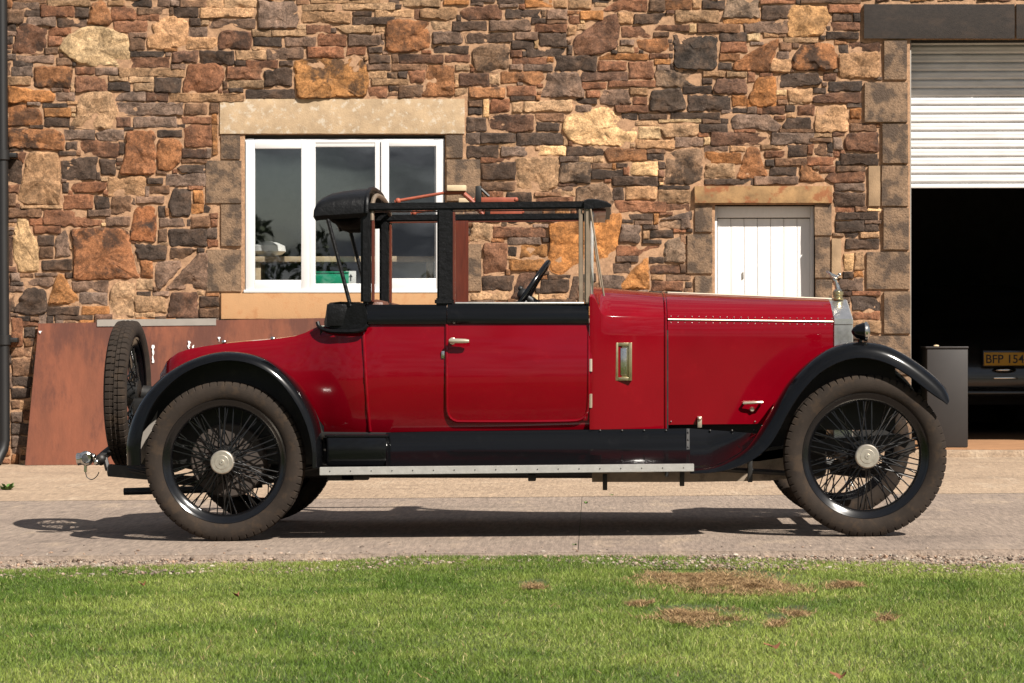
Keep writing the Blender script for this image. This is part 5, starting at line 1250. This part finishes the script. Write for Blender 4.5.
for k in range(12000):
    px = random.uniform(-120, 1150); e = edge_y(px); py = random.uniform(551.5, max(554.5, e + 2)) if random.random() < .93 else random.gauss(548, 2)
    p = PG(px, py); s = random.choice([.003, .003, .004, .005, .006, .009]) * random.uniform(.7, 1.3); b0 = len(GV)
    rot = Matrix.Rotation(random.uniform(0, 6.28), 3, 'Z') @ Matrix.Rotation(random.uniform(-.5, .5), 3, 'X')
    zz = -.032 + random.uniform(0, .016) if p.y < YE else -.001
    sc3 = (random.uniform(.7, 1.5), random.uniform(.7, 1.3), random.uniform(.5, .9))
    if p.y >= YE and random.random() < .9: continue
    cval = random.choice([(225, 200, 176), (205, 178, 156), (170, 148, 130), (236, 220, 200), (140, 122, 108), (208, 172, 144)]); fv = random.uniform(.7, 1.0); cc = seen(*[v * fv for v in cval], KH) + (1,)
    for v in iv:
        q = rot @ Vector((v.x * sc3[0] * random.uniform(.8, 1.2), v.y * sc3[1], v.z * sc3[2])) * s
        GV.append((p.x + q.x, p.y + q.y, p.z + zz + s * .35 + q.z)); GC.append(cc)
    GF += [tuple(i + b0 for i in f) for f in if_]
me = bpy.data.meshes.new('gravel'); me.from_pydata(GV, [], GF); me.update(); set_col(me, GC)
o = link('gravel', me, M['pebble'], smooth=False); tag(o, 'strip of loose pale gravel between the concrete and the lawn', 'gravel', kind='stuff')
# the concrete's broken front edge
mb = MB(); xs = np.linspace(-14, 16, 1200); r0 = []; r1 = []
for x in xs:
    jit = .012 * noise.noise(Vector((x * 9, 2, 0))) + .006 * noise.noise(Vector((x * 40, 5, 0)))
    r0.append((x, YE + .001, zg(x) + .001)); r1.append((x, YE - .012 - jit, zg(x) - .045))
mb.grid([r0, r1]); o = mb.obj('concrete_edge', M['slab_front']); tag(o, kind='structure')

def vnoise(x, y, s, seed=0):
    xi = np.floor(x * s).astype(int); yi = np.floor(y * s).astype(int); fx = x * s - xi; fy = y * s - yi
    def hsh(a, b): 
        h = (a * 374761393 + b * 668265263 + seed * 144269) & 0x7fffffff; h = (h ^ (h >> 13)) * 1274126177 & 0x7fffffff; return ((h ^ (h >> 16)) & 0xffff) / 65535.0
    fx = fx * fx * (3 - 2 * fx); fy = fy * fy * (3 - 2 * fy)
    return (hsh(xi, yi) * (1 - fx) + hsh(xi + 1, yi) * fx) * (1 - fy) + (hsh(xi, yi + 1) * (1 - fx) + hsh(xi + 1, yi + 1) * fx) * fy
PATCH = [(715, 579, 92, 11), (752, 585, 70, 7), (695, 614, 56, 8.5), (776, 621, 14, 5), (533, 585, 17, 4.5), (640, 600, 20, 3), (797, 611, 18, 3), (690, 575, 60, 6), (845, 584, 30, 3), (886, 617, 14, 2.5)]
def blades(name, X, Y, h, wid, lean, colr, m, label, cat, flat=0.0):
    n = len(X); th = RNG.uniform(0, 2 * PI, n); dx = np.cos(th); dy = np.sin(th); fa = RNG.uniform(0, PI, n); wx = np.cos(fa) * wid / 2; wy = np.sin(fa) * wid / 2
    z0 = SL * (X - XR) - .035 + .012 * vnoise(X, Y, 2.5, 3) + .006 + (flat if not np.isscalar(flat) else 0)
    v = np.zeros((n, 5, 3), np.float32)
    for i, (fz, fl, fw) in enumerate(((0, 0, -1), (0, 0, 1), (.6, .35, .8), (.6, .35, -.8), (1, 1, 0))):
        v[:, i, 0] = X + dx * lean * fl + wx * fw; v[:, i, 1] = Y + dy * lean * fl + wy * fw; v[:, i, 2] = z0 + h * fz
    me = bpy.data.meshes.new(name); me.vertices.add(n * 5); me.vertices.foreach_set('co', v.ravel())
    base = (np.arange(n) * 5)[:, None]; quads = base + np.array([0, 1, 2, 3]); tris = base + np.array([3, 2, 4])
    loops = np.concatenate([quads, tris], axis=1).ravel().astype(np.int32)
    me.loops.add(len(loops)); me.loops.foreach_set('vertex_index', loops); me.polygons.add(n * 2)
    ls = np.empty(n * 2, np.int32); ls[0::2] = np.arange(n) * 7; ls[1::2] = np.arange(n) * 7 + 4; me.polygons.foreach_set('loop_start', ls)
    me.update(calc_edges=True); me.validate()
    c4 = np.ones((n, 5, 4), np.float32); c4[:, :, :3] = colr[:, None, :]; set_col(me, c4.reshape(-1, 4))
    o = link(name, me, m, smooth=False); tag(o, label, cat, kind='stuff'); return o
def px_arr(X, Y):
    c_, s_2 = math.cos(PSI), math.sin(PSI); a = X * c_ + (Y + D0) * s_2; d = -X * s_2 + (Y + D0) * c_; z = SL * (X - XR)
    return CX + FPX * a / d, CY - (z - .03 - HC) / d * FPX
N = 560000
dd = np.sqrt(RNG.uniform(5.9 ** 2, 11.5 ** 2, N)); uu = RNG.uniform(-.29, .30, N) - PSI
X = uu * dd; Y = dd - D0
px, py = px_arr(X, Y); ey = np.interp(px, [e[0] for e in EDGE], [edge_y(e[0]) for e in EDGE]) + 2.2 * (vnoise(X, Y * 0, 14, 5) - .5) - .5
keep = py > ey + RNG.exponential(.7, N) - 1.2
pm = np.zeros(N)
for (a, b_, rx, ry) in PATCH: pm = np.maximum(pm, np.clip(1.35 - ((px - a) / rx) ** 2 - ((py - b_) / ry) ** 2, 0, 1))
pm = pm * np.clip(vnoise(X, Y, 7, 8) * 1.3 + vnoise(X, Y, 17, 3) * .7 - .15, 0, 1.1)
keep &= RNG.uniform(0, 1, N) > np.clip(pm * 1.1, 0, .93)
X, Y, px, py = X[keep], Y[keep], px[keep], py[keep]; n = len(X)
t = vnoise(X, Y, 1.3, 1) * .5 + vnoise(X, Y, 4, 2) * .3 + vnoise(X, Y, 13, 4) * .2
g1, g2, g3 = np.array([.092, .155, .018]), np.array([.245, .300, .060]), np.array([.44, .40, .18])
tt = np.clip((t - .3) / .4, 0, 1)[:, None]; colr = g1 * (1 - tt) + g2 * tt; dry = (RNG.uniform(0, 1, n) < .03 + .05 * tt[:, 0])[:, None]
colr = np.where(dry, g3, colr) * RNG.uniform(.5, 1.4, (n, 1))
hh = RNG.uniform(.007, .021, n) * (.7 + .7 * vnoise(X, Y, 6, 9)); 
blades('grass', X, Y, hh, RNG.uniform(.0013, .0028, n), RNG.uniform(.004, .022, n), colr, M['blade'], 'short sunlit green lawn grass in the foreground', 'grass')
# dry clippings
CXs, CYs = [], []
for (a, b_, rx, ry) in PATCH:
    k = int(rx * ry * 13)
    for _ in range(k):
        r = abs(random.gauss(0, .62)); th = random.uniform(0, 2 * PI); p = PG(a + rx * r * math.cos(th), b_ + ry * r * math.sin(th))
        if vnoise(np.array([p.x]), np.array([p.y]), 7, 8)[0] * .9 + vnoise(np.array([p.x]), np.array([p.y]), 17, 3)[0] * .9 + .02 < r: continue
        CXs.append(p.x); CYs.append(p.y)
for _ in range(800):
    p = PG(random.uniform(-80, 1100), random.uniform(566, 690)); CXs.append(p.x); CYs.append(p.y)
X, Y = np.array(CXs), np.array(CYs); n = len(X)
c1, c2 = np.array([.42, .28, .14]), np.array([.13, .08, .04]); tt = RNG.uniform(0, 1, (n, 1)) ** 1.5; colr = (c1 * (1 - tt) + c2 * tt) * RNG.uniform(.7, 1.3, (n, 1))
blades('grass_clippings', X, Y, RNG.uniform(.002, .022, n), RNG.uniform(.002, .004, n), RNG.uniform(.012, .04, n), colr, M['blade'], 'patches of dry brown grass clippings lying on the lawn', 'grass clippings', flat=(.002 + .022 * vnoise(X, Y, 16, 6) ** 2)[:])
# fallen leaves
def leaf(px, py, L_, rz, label):
    p = PG(px, py, -.01); m = MB(); rows = []
    for i in range(7):
        t = i / 6; w_ = L_ * .32 * math.sin(PI * min(1, t * .95 + .03)) ** .8
        rows.append([(-L_ / 2 + L_ * t, s * w_, .007 * abs(s) * math.sin(7 * t) + .010 * (t - .5) ** 2 * 4 + .004 * math.sin(9 * t + 3 * s)) for s in (-1, -.5, 0, .5, 1)])
    m.grid(rows); me = m.mesh('fallen_leaf'); me.transform(Matrix.Translation(p + Vector((0, 0, .012))) @ Matrix.Rotation(rz, 4, 'Z') @ Matrix.Rotation(.12, 4, 'X'))
    o = link('fallen_leaf', me, M['leaf']); tag(o, label, 'leaf', 'fallen leaves on the lawn')
leaf(772, 650, .055, .2, 'brown curled leaf alone on the open lawn below the clippings patches'); leaf(838, 680, .05, -.4, 'orange brown leaf at the very bottom edge of the lawn')
leaf(697, 581, .03, .9, 'small orange leaf lying on the biggest patch of dry clippings'); leaf(142, 587, .03, .4, 'tiny reddish leaf on the lawn in front of the rear wheel'); leaf(236, 598, .035, 1.1, 'small brown leaf on the lawn nearest below the rear wheel hub')
# weeds in the joints
def weed(px, py, s, n, label):
    p = PG(px, py); m = MB()
    for k in range(n):
        a = random.uniform(0, 2 * PI); l = s * random.uniform(.5, 1); w_ = l * .22; d = Vector((math.cos(a), math.sin(a), 0)); sd = Vector((-d.y, d.x, 0)); u_ = random.uniform(.4, 1.2)
        b0 = p + d * random.uniform(0, s * .5); rows = []
        for t in (0, .33, .66, 1):
            c = b0 + d * l * t * .7 + Vector((0, 0, l * u_ * t * (1.25 - t * .6))); ww = w_ * math.sin(PI * (.12 + .82 * t)); rows.append([c - sd * ww, c + Vector((0, 0, -.1 * ww)), c + sd * ww])
        m.grid(rows)
    o = m.obj('weed', M['weed']); tag(o, label, 'weed', 'weeds in the concrete joints'); return o
weed(7, 490, .07, 40, 'green weed tuft on the pale concrete near the drainpipe'); weed(586, 503.5, .022, 14, 'small weed in the concrete joint under the car door'); weed(575, 545, .02, 12, 'tiny weed in the crack close to the lawn edge'); weed(612, 495.5, .02, 10, 'low weed by the joint line beneath the scuttle')
# far-off wood behind the viewer, which the panes and the paint reflect
WX, WF, WC = [], [], []
for k in range(300):
    x = random.uniform(-130, 130); y = random.uniform(-125, -95); hgt = random.uniform(3.5, 6.5) * (.75 + .5 * noise.noise(Vector((x * .05, 0, 2))))
    if k < 14: x = random.choice([-19, -18.2, -16.4, -15.8, -10]) + random.gauss(0, .3); hgt = random.uniform(7, 10.5) if x < -15 else random.uniform(6, 7.5); rad_ = random.uniform(.7, 1.3) if k < 14 else random.uniform(1.5, 3)
    for q in range(200 if abs(x) < 45 else 50):
        a, e = random.uniform(0, 2 * PI), random.uniform(-.2, 1.4); r = rad_ * random.uniform(.6, 1); c = Vector((x + math.cos(a) * math.cos(e) * r, y + math.sin(a) * math.cos(e) * r, -2 + hgt * .4 + math.sin(e) * hgt * .6)); s = random.uniform(.15, .45) if abs(x) < 45 else 1; b0 = len(WX)
        for _ in range(3): WX.append(tuple(c + Vector((random.uniform(-s, s), random.uniform(-s, s), random.uniform(-s, s)))))
        WF.append((b0, b0 + 1, b0 + 2)); g = random.uniform(.6, 1.3); WC += [(.04 * g, .06 * g, .02 * g, 1)] * 3
me = bpy.data.meshes.new('distant_wood'); me.from_pydata(WX, [], WF); me.update(); set_col(me, WC)
o = link('distant_wood', me, M['pebble'], smooth=False); tag(o, 'far off belt of dark trees across the field', 'trees', kind='stuff')
